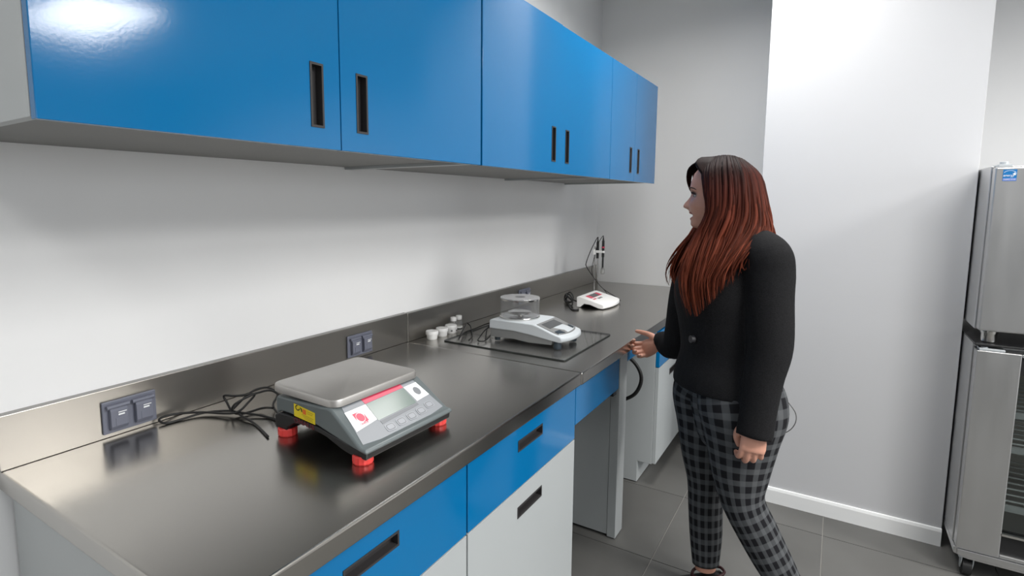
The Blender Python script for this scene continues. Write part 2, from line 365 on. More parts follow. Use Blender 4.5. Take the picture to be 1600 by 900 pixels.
# ------------------------------------------------------------------ cables
def cable(name, runs, rad, label, mt='rubber'):
    m = M()
    for rn in runs: m.tube(rn, rad, n=8, smooth=6)
    return tag(obj(name, m, mt, smooth=True), label, 'cable')
cable('scale_cable', [[(.333, -3.190, .945), (.289, -3.195, .925), (.20, -3.152, .918), (.153, -3.100, .926), (.128, -3.11, .945), (.135, -3.160, .955), (.140, -3.20, .945), (.125, -3.231, .915), (.150, -3.236, .940), (.165, -3.187, .955), (.158, -3.201, .935), (.145, -3.238, .912),
   (.057, -3.279, .908), (.022, -3.324, .912), (.012, -3.365, .914), (.018, -3.381, .910), (.036, -3.372, .9025), (.043, -3.333, .9025), (.059, -3.275, .906), (.121, -3.231, .91), (.182, -3.236, .907), (.241, -3.242, .9025), (.341, -3.275, .9025)],
  [(.24, -3.181, .928), (.174, -3.169, .91), (.153, -3.217, .9045), (.13, -3.234, .91), (.094, -3.228, .930), (.086, -3.23, .948), (.12, -3.217, .950), (.153, -3.183, .952), (.16, -3.133, .950), (.20, -3.125, .940), (.335, -3.15, .93)],
  [(.14, -3.233, .912), (.20, -3.20, .905), (.26, -3.19, .9025), (.335, -3.205, .915)]], .0032, 'tangled black mains cable lying left of the large bench scale')
# ------------------------------------------------------------------ large bench scale (local x = towards the display, y along the worktop)
sc = thing('bench_scale', 'large slate grey bench scale with steel plate and red feet', 'scale', (.505, -3.093, HC + .0015))
sc.rotation_euler = (0, 0, R(-1.5))
L = dict(local=True)
for x in (-.140, .135):
    for y in (-.140, .140):
        m = M(); n = 28; rg = []
        for zz, k in ((0, .92), (.003, 1), (.018, 1), (.021, .93)): rg.append([(x + .025 * k * (1 if i % 2 else .955) * cos(2 * pi * i / n), y + .025 * k * (1 if i % 2 else .955) * sin(2 * pi * i / n), zz) for i in range(n)])
        m.rings(rg); obj('foot', m, 'red', sc, **L)
obj('base', M().prism([(-.166, .019), (-.168, .052), (-.15, .060), (-.11, .062), (0, .058), (.10, .042), (.152, .036), (.166, .034), (.163, .016), (.118, .016), (.085, .022), (.03, .040), (-.04, .050), (-.09, .046), (-.115, .030), (-.122, .019)], 'y', -.158, .158), 'black', sc, bevel=.003, **L)
up = [(-.171, .052), (-.172, .092), (-.166, .101), (-.10, .104), (.040, .1135), (.053, .111), (.150, .044), (.167, .043), (.1705, .032), (.158, .033), (.10, .042), (0, .060), (-.11, .064), (-.15, .062)]
m = M()
def yscale(x, k): return k * (.150 + .0135 * min(1, max(0, (x + .17) / .30)))
rg = [[(x, yscale(x, -1), z) for x, z in up], [(x, yscale(x, 1), z) for x, z in up]]
m.rings(rg); bmesh.ops.recalc_face_normals(m.bm, faces=m.bm.faces)
shell = obj('shell', m, 'shell', sc, bevel=.007, seg=3, smooth='auto', **L)
# slope frame: t runs from the plate edge (0) down to the nose (1), v from the near side (0) to the far side (1)
S0, S1 = Vector((.053, 0, .111)), Vector((.150, 0, .044)); sv = (S1 - S0); sn = Vector((-sv.z, 0, sv.x)).normalized(); sn = sn if sn.z > 0 else -sn
def sl(v, t, off):
    wd = .130 + .020 * t
    return S0 + sv * (t * .94 + .02) + Vector((0, (v * 2 - 1) * wd, 0)) + sn * off
def slope_patch(name, quadvt, off, mt, parent=sc, th=.0006, bevel=0):
    m = M(); a = [sl(v, t, off) for v, t in quadvt]; m.rings([a, [p + sn * th for p in a]]); bmesh.ops.recalc_face_normals(m.bm, faces=m.bm.faces)
    return obj(name, m, mt, parent, local=True, bevel=bevel)
bow = [(1, 1)] + [(1 - k / 10, 1 + .10 * sin(pi * k / 10)) for k in range(1, 10)] + [(0, 1)]
kp = slope_patch('keypad', [(0, 0), (1, 0)] + bow, -.0002, 'panel', th=.0010)
slope_patch('logo_label', [(-.005, .155), (.258, .15), (.268, .60), (.010, .68)], .0008, 'label', kp)
slope_patch('button_label', [(.806, .11), (1.0, .10), (1.0, .55), (.804, .59)], .0008, 'label', kp)
slope_patch('display', [(.262, .15), (.797, .13), (.782, .615), (.272, .64)], .0008, 'lcd', kp)
slope_patch('red_bar', [(.247, -.03), (.801, -.03), (.802, .11), (.258, .14)], .0008, 'redp', kp)
slope_patch('label_strip', [(.283, .67), (.787, .63), (.786, .69), (.286, .76)], .0008, 'keyd', kp)
ux, uy = Vector((0, 1, 0)), -sv.normalized()
m = M(); o = sl(.125, .40, .0015)
def disc(m, o, rx, ry, a=0, n=28): 
    P = [(rx * cos(2 * pi * k / n), ry * sin(2 * pi * k / n)) for k in range(n)]; P = [(p[0] * cos(a) - p[1] * sin(a), p[0] * sin(a) + p[1] * cos(a)) for p in P]
    m.plate(o, ux, uy, P, .0004)
disc(m, o, .0112, .0122)
sq = .0155
for sx, sy in ((-1, 1), (1, -1)):
    P = [(sx * sq, sy * sq), (sx * sq, sy * (sq - .021)), (sx * (sq - .005), sy * (sq - .008)), (sx * (sq - .010), sy * (sq - .003)), (sx * (sq - .021), sy * sq)]
    m.plate(o, ux, uy, P if sx * sy < 0 else P, .0004)
m.text('OHAUS', .0075, sl(.128, .565, .0016), ux, uy, bold=.0002, th=.0002)
bmesh.ops.recalc_face_normals(m.bm, faces=m.bm.faces)
obj('logo_print', m, 'redp', kp, **L)
m = M(); disc(m, sl(.912, .335, .0014), .0115, .0135); obj('power_button', m, 'keyd', kp, **L)
for v, t in ((.339, .90), (.477, .89), (.614, .88), (.748, .86), (.885, .80)):
    m = M(); P = [(.016 * (abs(cos(a)) ** .5) * (1 if cos(a) > 0 else -1), .011 * (abs(sin(a)) ** .5) * (1 if sin(a) > 0 else -1)) for a in [2 * pi * k / 24 for k in range(24)]]
    m.plate(sl(v, t, .0008), ux, uy, P, .0010); b = obj('key', m, 'key', kp, **L)
    m = M(); m.plate(sl(v, t, .0018), ux, uy, [(p[0] * .8, p[1] * .8) for p in P], .0002); obj('key_outline', m, 'keyd', kp, **L)
# the outline is a ring: a lighter cap sits inside it
for v, t in ((.339, .90), (.477, .89), (.614, .88), (.748, .86), (.885, .80)):
    m = M(); P = [(.0105 * (abs(cos(a)) ** .5) * (1 if cos(a) > 0 else -1), .0065 * (abs(sin(a)) ** .5) * (1 if sin(a) > 0 else -1)) for a in [2 * pi * k / 24 for k in range(24)]]
    m.plate(sl(v, t, .0020), ux, uy, P, .0003); obj('key_cap', m, 'key', kp, **L)
# weighing plate
def rrect(x0, x1, y0, y1, r, n=6):
    out = []
    for cx, cy, a0 in ((x1 - r, y1 - r, 0), (x0 + r, y1 - r, 90), (x0 + r, y0 + r, 180), (x1 - r, y0 + r, 270)):
        for k in range(n + 1): a = R(a0 + 90 * k / n); out.append((cx + r * cos(a), cy + r * sin(a)))
    return out
px0, px1, py0, py1 = -.186, .060, -.155, .157
m = M(); m.rings([[(x, y, .112) for x, y in rrect(px0 + .004, px1 - .004, py0 + .004, py1 - .004, .024)], [(x, y, .114) for x, y in rrect(px0, px1, py0, py1, .027)],
   [(x, y, .127) for x, y in rrect(px0, px1, py0, py1, .027)], [(x, y, .1315) for x, y in rrect(px0 + .002, px1 - .002, py0 + .002, py1 - .002, .025)], [(x, y, .1335) for x, y in rrect(px0 + .006, px1 - .006, py0 + .006, py1 - .006, .022)]])
obj('weighing_plate', m, 'plate', sc, smooth='auto', **L)
obj('plate_support', M().box(-.10, .0, -.07, .07, .101, .113), 'black', sc, **L)
# side labels (near side, facing -y)
ys = -.1595
def side(x): return -(.150 + .0135 * min(1, max(0, (x + .17) / .30))) - .0006
yl = M(); a = [(-.093, side(-.093), .064), (-.008, side(-.008), .061), (-.008, side(-.008), .091), (-.093, side(-.093), .097)]
yl.quad(a); yo = obj('caution_label', yl, 'yellow', sc, **L)
m = M(); uxs, uys = Vector((1, -.045, -.05)), Vector((0, 0, 1))
yy = side(-.05) - .0006
m.plate((-.077, side(-.077) - .0006, .0885), uxs, uys, [(.009 * cos(k), .007 * sin(k)) for k in [2 * pi * i / 20 for i in range(5, 21)]] + [(.006 * cos(k), .0045 * sin(k)) for k in [2 * pi * i / 20 for i in range(20, 4, -1)]], .0003)
m.plate((-.064, side(-.064) - .0006, .0865), uxs, uys, [(-.004, .006), (.004, .004), (.006, -.004), (.003, -.005), (.001, 0)], .0003)
obj('pictogram', m, 'ink', yo, **L)
m = M(); m.plate((-.050, side(-.050) - .0006, .084), uxs, uys, [(-.006, -.006), (.007, -.006), (.007, .006), (-.006, .006)], .0003); obj('warning_mark', m, 'oink', yo, **L)
m = M()
for x0_, x1_, z_ in ((-.038, -.014, .0865), (-.038, -.018, .082), (-.060, -.014, .0745), (-.055, -.018, .0705), (-.050, -.016, .0665)):
    m.plate((x0_, side(x0_) - .0005, z_), uxs, uys, [(0, 0), (x1_ - x0_, 0), (x1_ - x0_, .0015), (0, .0015)], .0002)
obj('caution_text', m, 'yink', yo, **L)
m = M(); m.text('OHAUS', .017, (-.05, -.1583, .0545), (1, 0, -.07), (.05, 0, 1), bold=.0004, th=.0004, sx=1.35); obj('side_name', m, 'dred', sc, **L)
# ------------------------------------------------------------------ jars and bottles
def jar(x, y, label, src=[None]):
    if src[0] is None:
        t = thing('plastic_jar', label, 'jar', (x, y, HC), 'white jars against the backsplash')
        obj('jar_body', M().lathe([(.0, 0), (.021, 0), (.0235, .003), (.0245, .022), (.0245, .0225), (0, .0225)], n=28), 'white', t, smooth='auto', local=True)
        obj('lid', M().lathe([(0, .0215), (.0275, .0215), (.028, .023), (.028, .035), (.0265, .0375), (.0, .0378)], n=28), 'white', t, smooth='auto', local=True)
        src[0] = t
    else:
        t = copy_tree(src[0]); t.location = (x, y, HC); t['label'] = label
    return t
jar(.052, -2.200, 'low white lidded jar nearest to the large scale in the row of three')
jar(.054, -2.128, 'low white lidded jar in the middle of the row of three')
j3 = jar(.052, -2.055, 'low white lidded jar nearest to the two bottles, with a small print')
pm = M()
for k in range(5):
    a0, a1 = R(-55 + k * 4), R(-55 + k * 4 + 2.6); pm.quad([(.0248 * cos(a0), .0248 * sin(a0), .010), (.0248 * cos(a1), .0248 * sin(a1), .010), (.0251 * cos(a1), .0251 * sin(a1), .017), (.0251 * cos(a0), .0251 * sin(a0), .017)])
obj('jar_print', pm, 'lcd2', j3, local=True)
def bottle(x, y, label, src=[None]):
    if src[0] is None:
        t = thing('sample_bottle', label, 'bottle', (x, y, HC), 'small clear bottles with white caps')
        obj('bottle_body', M().lathe([(0, 0), (.0155, 0), (.0175, .002), (.0175, .034), (.015, .040), (.0115, .043), (.0115, .046)], n=24), 'bottle', t, smooth='auto', local=True)
        obj('cap', M().lathe([(0, .044), (.0140, .044), (.0145, .0455), (.0145, .060), (.013, .0625), (0, .063)], n=24), 'white', t, smooth='auto', local=True)
        obj('bottle_label', M().lathe([(.0177, .004), (.0178, .004), (.0178, .013), (.0177, .013)], n=24), 'white', t, local=True)
        src[0] = t
    else:
        t = copy_tree(src[0]); t.location = (x, y, HC); t['label'] = label
bottle(.030, -2.003, 'small clear bottle with white cap standing behind the third white jar')
bottle(.030, -1.958, 'small clear bottle with white cap right of the other bottle, whole body in view')
# ------------------------------------------------------------------ glass sheet under the balance
g = thing('glass_sheet', 'clear glass sheet with dark edges lying under the balance', 'glass sheet', (.405, -1.95, HC))
gx0, gx1, gy0, gy1 = .118, .690, -2.208, -1.688
obj('pane', M().quad([(gx0 + .002, gy0 + .002, HC + .0045), (gx1 - .002, gy0 + .002, HC + .0045), (gx1 - .002, gy1 - .002, HC + .0045), (gx0 + .002, gy1 - .002, HC + .0045)]), 'sheet', g)
m = M(); P = rrect(gx0, gx1, gy0, gy1, .012, 4); Q = rrect(gx0 + .003, gx1 - .003, gy0 + .003, gy1 - .003, .010, 4)
m.rings([[(x, y, HC + .0003) for x, y in Q], [(x, y, HC + .0003) for x, y in P], [(x, y, HC + .0048) for x, y in P], [(x, y, HC + .0048) for x, y in Q]], cap0=False, cap1=False); obj('edge', m, 'gedge', g)
GZ = HC + .005
# ------------------------------------------------------------------ precision balance
b = thing('precision_balance', 'pale grey precision balance with a round clear draft shield', 'balance', (.45, -1.985, GZ))
y0, y1 = -2.088, -1.882
prof = [(.280, .052), (.281, .086), (.290, .093), (.488, .0935), (.505, .090), (.575, .066), (.612, .055), (.620, .050), (.622, .036), (.612, .030), (.58, .033), (.47, .047), (.40, .053)]
m = M(); rg = []; n = 16
for k in range(n + 1):
    v = k / n; y = y0 + (y1 - y0) * v; bowx = .026 * (1 - (2 * v - 1) ** 2)
    rg.append([(x + bowx * max(0, (x - .45) / .17) ** 1.5, y, GZ + z) for x, z in prof])
m.rings(rg); bmesh.ops.recalc_face_normals(m.bm, faces=m.bm.faces)
obj('housing', m, 'balance', b, bevel=.004, seg=2, smooth='auto')
obj('base', M().prism([(.284, GZ + .014), (.284, GZ + .056), (.40, GZ + .056), (.50, GZ + .046), (.58, GZ + .034), (.575, GZ + .016), (.47, GZ + .012), (.40, GZ + .018)], 'y', y0 + .004, y1 - .004), 'balbase', b, bevel=.002)
for y in (y0 + .022, y1 - .022):
    obj('foot', M().lathe([(0, 0), (.014, 0), (.0165, .003), (.0165, .014), (.012, .034), (0, .034)], (.595, y, GZ), n=20), 'darkfoot', b, smooth='auto')
    obj('foot', M().lathe([(0, 0), (.012, 0), (.012, .018), (0, .018)], (.31, y, GZ), n=16), 'darkfoot', b, smooth='auto')
def bt(v, t, off):
    xx = .502 + (.604 - .502) * t; zz = .0912 + (.0575 - .0912) * t + off; yv = y0 + .012 + (y1 - y0 - .024) * v
    return (xx + .022 * (1 - (2 * v - 1) ** 2) * t ** 1.5, yv, GZ + zz)
def bpatch(name, vt, off, mt, par, th=.0012):
    m = M(); a = [bt(v, t, off) for v, t in vt]; m.rings([a, [(p[0], p[1], p[2] + th) for p in a]]); bmesh.ops.recalc_face_normals(m.bm, faces=m.bm.faces); return obj(name, m, mt, par)
k = bpatch('keypad', [(0, .02), (1, .02)] + [(1 - i / 10, .97) for i in range(0, 11)], .000, 'balbase', b, .0022)
bpatch('display', [(.12, .12), (.80, .12), (.80, .50), (.12, .50)], .0022, 'lcd2', k, .0006)
bpatch('key', [(.06, .74), (.28, .70), (.28, .92), (.06, .90)], .0022, 'darkfoot', k, .0008)
bpatch('key', [(.84, .68), (.95, .66), (.95, .90), (.84, .90)], .0022, 'darkfoot', k, .0008)
bc = (.372, -1.978, GZ + .093)
obj('weighing_pan', M().lathe([(0, .018), (.050, .018), (.052, .020), (.052, .024), (.050, .0255), (0, .026)], bc, n=40).lathe([(0, 0), (.018, 0), (.012, .018), (0, .018)], bc, n=24), 'chrome', b, smooth='auto')
obj('shield_ring', M().lathe([(.070, 0), (.088, 0), (.089, .002), (.089, .006), (.086, .008), (.070, .004)], bc, n=48), 'chrome', b, smooth='auto')
ds = obj('draft_shield', M().lathe([(.0845, .006), (.0855, .006), (.0855, .084), (.0845, .084)], bc, n=56), 'clear', b, smooth='auto')
m = M(); n = 48
def ring(r_, z_): return [(bc[0] + r_ * cos(2 * pi * i / n), bc[1] + r_ * sin(2 * pi * i / n), bc[2] + z_) for i in range(n)]
m.rings([ring(.023, .0845), ring(.086, .0845), ring(.0875, .0855), ring(.0875, .0885), ring(.086, .090), ring(.023, .090), ring(.023, .0845)], cap0=False, cap1=False)
obj('shield_lid', m, 'smoke', ds, smooth='auto')
m = M(); m.rings([ring(.0845, .080), ring(.0862, .080), ring(.0862, .086), ring(.0845, .086), ring(.0845, .080)], cap0=False, cap1=False); obj('shield_rim', m, 'chrome', ds, smooth='auto')
cable('balance_cable', [[(.284, -1.90, GZ + .02), (.24, -1.905, GZ + .03), (.19, -1.93, GZ + .035), (.14, -1.99, GZ + .012), (.13, -2.06, GZ + .006), (.175, -2.16, HC + .016), (.185, -2.185, HC + .012), (.17, -2.15, GZ + .02), (.11, -2.02, GZ + .030), (.075, -1.96, HC + .026), (.06, -1.93, HC + .024), (.085, -1.94, HC + .014), (.13, -2.0, GZ + .006), (.20, -2.10, GZ + .006), (.225, -2.165, GZ + .005)],
   [(.19, -1.93, GZ + .034), (.21, -1.955, GZ + .050), (.24, -1.99, GZ + .040), (.265, -2.05, GZ + .012), (.285, -2.135, GZ + .004), (.262, -2.150, GZ + .006), (.235, -2.09, GZ + .008), (.225, -2.02, GZ + .028), (.25, -1.96, GZ + .05), (.284, -1.945, GZ + .04)],
   [(.21, -1.94, GZ + .034), (.20, -1.97, GZ + .02), (.235, -2.04, GZ + .008), (.275, -2.11, GZ + .004)]], .0027, 'tangled thin black cable lying on the glass left of the balance')
# ------------------------------------------------------------------ pH meter
p = thing('bench_meter', 'white wedge shaped bench meter with red edged display near the corner', 'meter', (.37, -.995, HC))
y0, y1 = -1.132, -.858
prof = [(.292, .003), (.290, .058), (.296, .0635), (.310, .0645), (.375, .048), (.440, .032), (.452, .026), (.453, .010), (.446, .004), (.42, .006), (.37, .022), (.335, .024), (.318, .010), (.312, .003)]
m = M(); rg = []; n = 14
for k in range(n + 1):
    v = k / n; y = y0 + (y1 - y0) * v; bx = .022 * (1 - (2 * v - 1) ** 2)
    rg.append([(x + bx * max(0, (x - .36) / .09), y, HC + z) for x, z in prof])
m.rings(rg); bmesh.ops.recalc_face_normals(m.bm, faces=m.bm.faces); obj('housing', m, 'white', p, bevel=.003, smooth='auto')
obj('base', M().prism([(.30, HC), (.316, HC), (.335, HC + .020), (.37, HC + .018), (.42, HC), (.446, HC), (.446, HC + .005), (.40, HC + .03), (.30, HC + .03)], 'y', y0 + .01, y1 - .01), 'black', p)
def pt(v, t, off): return (.314 + (.436 - .314) * t, y0 + (y1 - y0) * v, HC + .0640 + (.0335 - .0640) * t + off)
def ppatch(name, vt, off, mt, par, th=.0008):
    m = M(); a = [pt(v, t, off) for v, t in vt]; m.rings([a, [(q[0], q[1], q[2] + th) for q in a]]); bmesh.ops.recalc_face_normals(m.bm, faces=m.bm.faces); return obj(name, m, mt, par)
ppatch('display_frame', [(.16, .10), (.80, .10), (.80, .40), (.16, .40)], .0, 'redp', p)
ppatch('display', [(.32, .11), (.66, .11), (.66, .39), (.32, .39)], .0009, 'lcd2', p)
ppatch('label_print', [(.14, .48), (.30, .48), (.30, .56), (.14, .56)], 0, 'redp', p)
ppatch('key', [(.34, .52), (.58, .52), (.58, .64), (.34, .64)], 0, 'balbase', p)
ppatch('key', [(.62, .64), (.86, .60), (.86, .66), (.62, .70)], 0, 'label', p)
e = thing('electrode_stand', 'thin steel rod stand with two electrodes behind the white meter', 'stand', (.285, -.835, HC))
obj('base_plate', M().box(.22, .30, -.87, -.79, HC, HC + .008), 'white', e, bevel=.002)
obj('rod', M().cyl((.285, -.845, HC + .008), (.285, -.845, HC + .335), .0045, n=14), 'chrome', e, smooth='auto')
obj('holder_arm', M().box(.275, .345, -.853, -.837, HC + .296, HC + .312).box(.276, .292, -.857, -.833, HC + .285, HC + .318), 'white', e, bevel=.003)
def electrode(x, y, zt, red, glass):
    zb = zt - .10
    el = obj('electrode', M().cyl((x, y, zb), (x, y, zt), .008, n=16).cyl((x, y, zt), (x, y, zt + .022), .006, .003, n=16).cyl((x, y, zb - .075), (x, y, zb), .0055, n=16), 'black', e, smooth='auto')
    if red: obj('red_band', M().cyl((x, y, zt - .045), (x, y, zt - .036), .0092, n=16), 'redp', el, smooth='auto')
    if glass:
        obj('storage_cap', M().lathe([(0, 0), (.009, 0), (.0125, .004), (.0125, .030), (.008, .040), (0, .040)], (x, y, zb - .105), n=20), 'bottle', el, smooth='auto')
    else:
        obj('electrode_tip', M().cyl((x, y, zb - .135), (x, y, zb - .0), .0065, n=14), 'chrome', el, smooth='auto')
electrode(.300, -.838, HC + .362, False, False)
electrode(.337, -.845, HC + .372, True, True)
m = M()
m.tube([(.300, -.838, HC + .384), (.300, -.838, HC + .392), (.288, -.838, HC + .375), (.255, -.84, HC + .305), (.232, -.845, HC + .235), (.236, -.85, HC + .205), (.290, -.858, HC + .140), (.345, -.85, HC + .078), (.42, -.845, HC + .035), (.455, -.85, HC + .014), (.44, -.857, HC + .012)], .0027, n=7, smooth=5)
m.tube([(.337, -.845, HC + .394), (.336, -.845, HC + .402), (.322, -.845, HC + .385), (.300, -.85, HC + .34), (.285, -.853, HC + .27), (.272, -.855, HC + .18), (.300, -.853, HC + .125), (.36, -.845, HC + .06), (.38, -.855, HC + .035)], .002, n=7, smooth=5)
obj('electrode_lead', m, 'rubber', e, smooth=True)
cable('meter_cable', [[(.286, -1.11, HC + .03), (.25, -1.09, HC + .035), (.20, -1.02, HC + .05), (.155, -.97, HC + .045), (.15, -.98, HC + .02), (.185, -1.05, HC + .012), (.24, -1.10, HC + .02), (.235, -1.05, HC + .04), (.18, -.96, HC + .055), (.15, -.93, HC + .04), (.16, -.98, HC + .012), (.24, -1.12, HC + .006), (.285, -1.20, HC + .004), (.315, -1.235, HC + .0035), (.335, -1.22, HC + .0035), (.325, -1.19, HC + .0035)],
   [(.16, -.96, HC + .03), (.165, -1.0, HC + .05), (.21, -1.06, HC + .04), (.245, -1.08, HC + .02), (.21, -1.04, HC + .01), (.16, -.99, HC + .008)],
   [(.15, -.96, HC + .012), (.18, -1.0, HC + .03), (.23, -1.07, HC + .03), (.26, -1.12, HC + .012), (.255, -1.15, HC + .005)]], .0045, 'coiled black cable bundled left of the white bench meter')
# ------------------------------------------------------------------ stacked fridges beside the pillar
FXL, FXR, FYF, FYB = 1.994, 2.70, -1.315, -.50
f1 = thing('upper_fridge', 'stainless steel solid door fridge on short legs with a blue sticker', 'fridge', (2.35, -.9, 1.0))
obj('cabinet', M().box(FXL, FXR, FYF + .062, FYB, 1.010, 1.636), 'fridge', f1, bevel=.003)
d1 = obj('door', M().box(FXL + .003, FXR, FYF, FYF + .050, 1.014, 1.630), 'fridge', f1, bevel=.006, seg=3)
obj('gasket', M().box(FXL + .008, FXR - .01, FYF + .050, FYF + .062, 1.02, 1.625), 'rubber', f1)
obj('hinge', M().box(FXL + .012, FXL + .050, FYF + .010, FYF + .10, 1.6305, 1.640).cyl((FXL + .030, FYF + .03, 1.638), (FXL + .030, FYF + .03, 1.650), .013, n=14), 'zinc', f1, bevel=.001)
for x in (FXL + .045, FXR - .05):
    for y in (FYF + .06, FYB - .05): obj('leg', M().lathe([(0, 0), (.020, 0), (.024, .003), (.024, .032), (.026, .036), (.026, .0465), (0, .0465)], (x, y, .9635), n=20), 'chrome', f1, smooth='auto')
sx0, sx1, sz0, sz1 = FXL + .024, FXL + .062, 1.578, 1.620; sy = FYF - .0006
st = obj('rating_sticker', M().box(sx0, sx1, sy, FYF + .0, sz0, sz1), 'logo', d1); st['label'] = 'blue energy rating sticker'
m = M(); cx = (sx0 + sx1) / 2; X_, Z_ = Vector((1, 0, 0)), Vector((0, 0, 1)); oy = sy - .0003
m.box(sx0 + .0008, sx1 - .0008, oy - .0001, sy, sz0 + .001, sz0 + .0105); obj('sticker_band', m, 'logo2', st)
m = M()
arc = [(.0165 * cos(R(a)), .010 * sin(R(a))) for a in range(10, 171, 10)] + [(.0155 * cos(R(a)), .0088 * sin(R(a))) for a in range(170, 9, -10)]
m.plate((cx, oy, sz0 + .0285), X_, Z_, arc, .0003)
m.text('energy', .0125, (cx - .003, oy - .0002, sz0 + .0205), X_, Z_, shear=.25, th=.0001, sx=.9)
star = [((.0065 if i % 2 == 0 else .0028) * sin(2 * pi * i / 10), (.0065 if i % 2 == 0 else .0028) * cos(2 * pi * i / 10)) for i in range(10)]
m.plate((cx + .0125, oy, sz0 + .0255), X_, Z_, star[::-1], .0003)
m.text('ENERGY STAR', .0052, (cx, oy - .0004, sz0 + .0057), X_, Z_, th=.0001)
bmesh.ops.recalc_face_normals(m.bm, faces=m.bm.faces); obj('sticker_print', m, 'pale', st)
f2 = thing('lower_fridge', 'stainless steel fridge with glass door on casters under the solid fridge', 'fridge', (2.35, -.9, 0))
m = M(); zb, zt = .130, .955
m.box(FXL, FXL + .045, FYF + .060, FYB, zb, zt); m.box(FXR - .045, FXR, FYF + .060, FYB, zb, zt); m.box(FXL + .045, FXR - .045, FYF + .06, FYB, zt - .05, zt); m.box(FXL + .045, FXR - .045, FYF + .06, FYB, zb, zb + .06); m.box(FXL + .045, FXR - .045, FYB - .04, FYB, zb + .06, zt - .05)
obj('cabinet', m, 'fridge', f2, bevel=.002)
obj('top_trim', M().box(FXL - .0015, FXR, FYF + .004, FYB, zt + .0, zt + .008), 'black', f2, bevel=.002)
obj('base_pan', M().prism([(FXL + .0, .100), (FXL + .045, .086), (FXR, .086), (FXR, .128), (FXL, .128)], 'y', FYF + .012, FYB), 'fridge', f2, bevel=.004)
obj('front_rail', M().box(FXL + .01, FXR, FYF + .006, FYF + .058, .100, .124), 'fridge', f2, bevel=.003)
# glass door: stiles, rails, pane
dy0, dy1 = FYF, FYF + .048; dz0, dz1 = .132, .938; wst = .128
dr = obj('door', M().box(FXL + .004, FXL + .004 + wst, dy0, dy1, dz0, dz1).box(FXR - wst, FXR, dy0, dy1, dz0, dz1).box(FXL + .004 + wst, FXR - wst, dy0, dy1, dz1 - .012, dz1).box(FXL + .004 + wst, FXR - wst, dy0, dy1, dz0, dz0 + .012), 'fridge', f2, bevel=.003)
for za_, zb_ in ((dz1 - .080, dz1 - .012), (dz0 + .012, dz0 + .095)): obj('glass_seal', M().box(FXL + .004 + wst, FXR - wst, dy0 + .012, dy1, za_, zb_), 'black', dr)
obj('pane', M().box(FXL + .004 + wst, FXR - wst, dy0 + .020, dy0 + .026, dz0 + .095, dz1 - .080), 'doorglass', dr)
obj('gasket', M().box(FXL + .01, FXL + .03, dy1, dy1 + .012, dz0, dz1).box(FXR - .03, FXR - .01, dy1, dy1 + .012, dz0, dz1), 'rubber', f2)
obj('door_trim', M().box(FXL + .004 + wst, FXR - wst, dy0 - .002, dy0 + .012, dz0 + .090, dz0 + .099), 'chrome', dr)
obj('pivot', M().box(FXL + .012, FXL + .085, FYF + .002, FYF + .05, .9385, .947).cyl((FXL + .03, FYF + .02, .9385), (FXL + .03, FYF + .02, .951), .010, n=12), 'zinc', f2, bevel=.001)
obj('liner', M().box(FXL + .046, FXL + .05, FYF + .07, FYB - .05, zb + .062, zt - .052).box(FXR - .05, FXR - .046, FYF + .07, FYB - .05, zb + .062, zt - .052).box(FXL + .05, FXR - .05, FYB - .05, FYB - .045, zb + .062, zt - .052), 'inner', f2)
for z in (.30, .54, .68):
    m = M()
    for k in range(9): m.cyl((FXL + .055, FYF + .10 + k * .068, z), (FXR - .055, FYF + .10 + k * .068, z), .004, n=8)
    m.box(FXL + .055, FXR - .055, FYF + .085, FYF + .10, z - .012, z + .012)
    obj('shelf', m, 'zinc', f2)
for x in (FXL + .050, FXR - .06):
    for y in (FYF + .060, FYB - .08):
        cs = obj('caster', M().cyl((x - .014, y, .036), (x + .014, y, .036), .036, n=24), 'rubber', f2, smooth='auto')
        obj('caster_fork', M().prism([(y - .030, .086), (y + .034, .086), (y + .040, .060), (y + .030, .052), (y + .012, .062), (y + .006, .028), (y - .006, .024), (y - .022, .050)], 'x', x - .020, x - .016).prism([(y - .030, .086), (y + .034, .086), (y + .040, .060), (y + .030, .052), (y + .012, .062), (y + .006, .028), (y - .006, .024), (y - .022, .050)], 'x', x + .016, x + .020).box(x - .030, x + .030, y - .035, y + .035, .082, .088), 'zinc', cs, bevel=.001)
# ------------------------------------------------------------------ person
M_['skin'] = mat('skin', (.56, .285, .205), .48, var=.05, vscale=14, bump=.03, bscale=220)
M_['lips'] = mat('lips', (.33, .09, .085), .4, var=.05)
M_['mouth'] = mat('mouth_inside', (.06, .012, .012), .5, var=.1)
M_['teeth'] = mat('teeth', (.75, .72, .66), .25, var=.02)
M_['nail'] = mat('fingernail', (.66, .52, .47), .25, var=.02)
M_['eyew'] = mat('eye_white', (.42, .38, .36), .15, var=.02)
M_['brow'] = mat('eyebrow_hair', (.05, .022, .018), .7, var=.2)
M_['wool'] = mat('black_boiled_wool', (.011, .011, .012), .92, var=.35, vscale=240, bump=.5, bscale=420, spec=.2)
M_['button'] = mat('dark_button', (.035, .035, .038), .35, var=.1)
M_['shoe'] = mat('black_shoe_leather', (.012, .010, .010), .35, var=.2)
M_['shoe2'] = mat('maroon_shoe_lining', (.045, .010, .012), .5, var=.2)
M_['wire'] = mat('grey_wire', (.10, .10, .10), .5, var=.1)
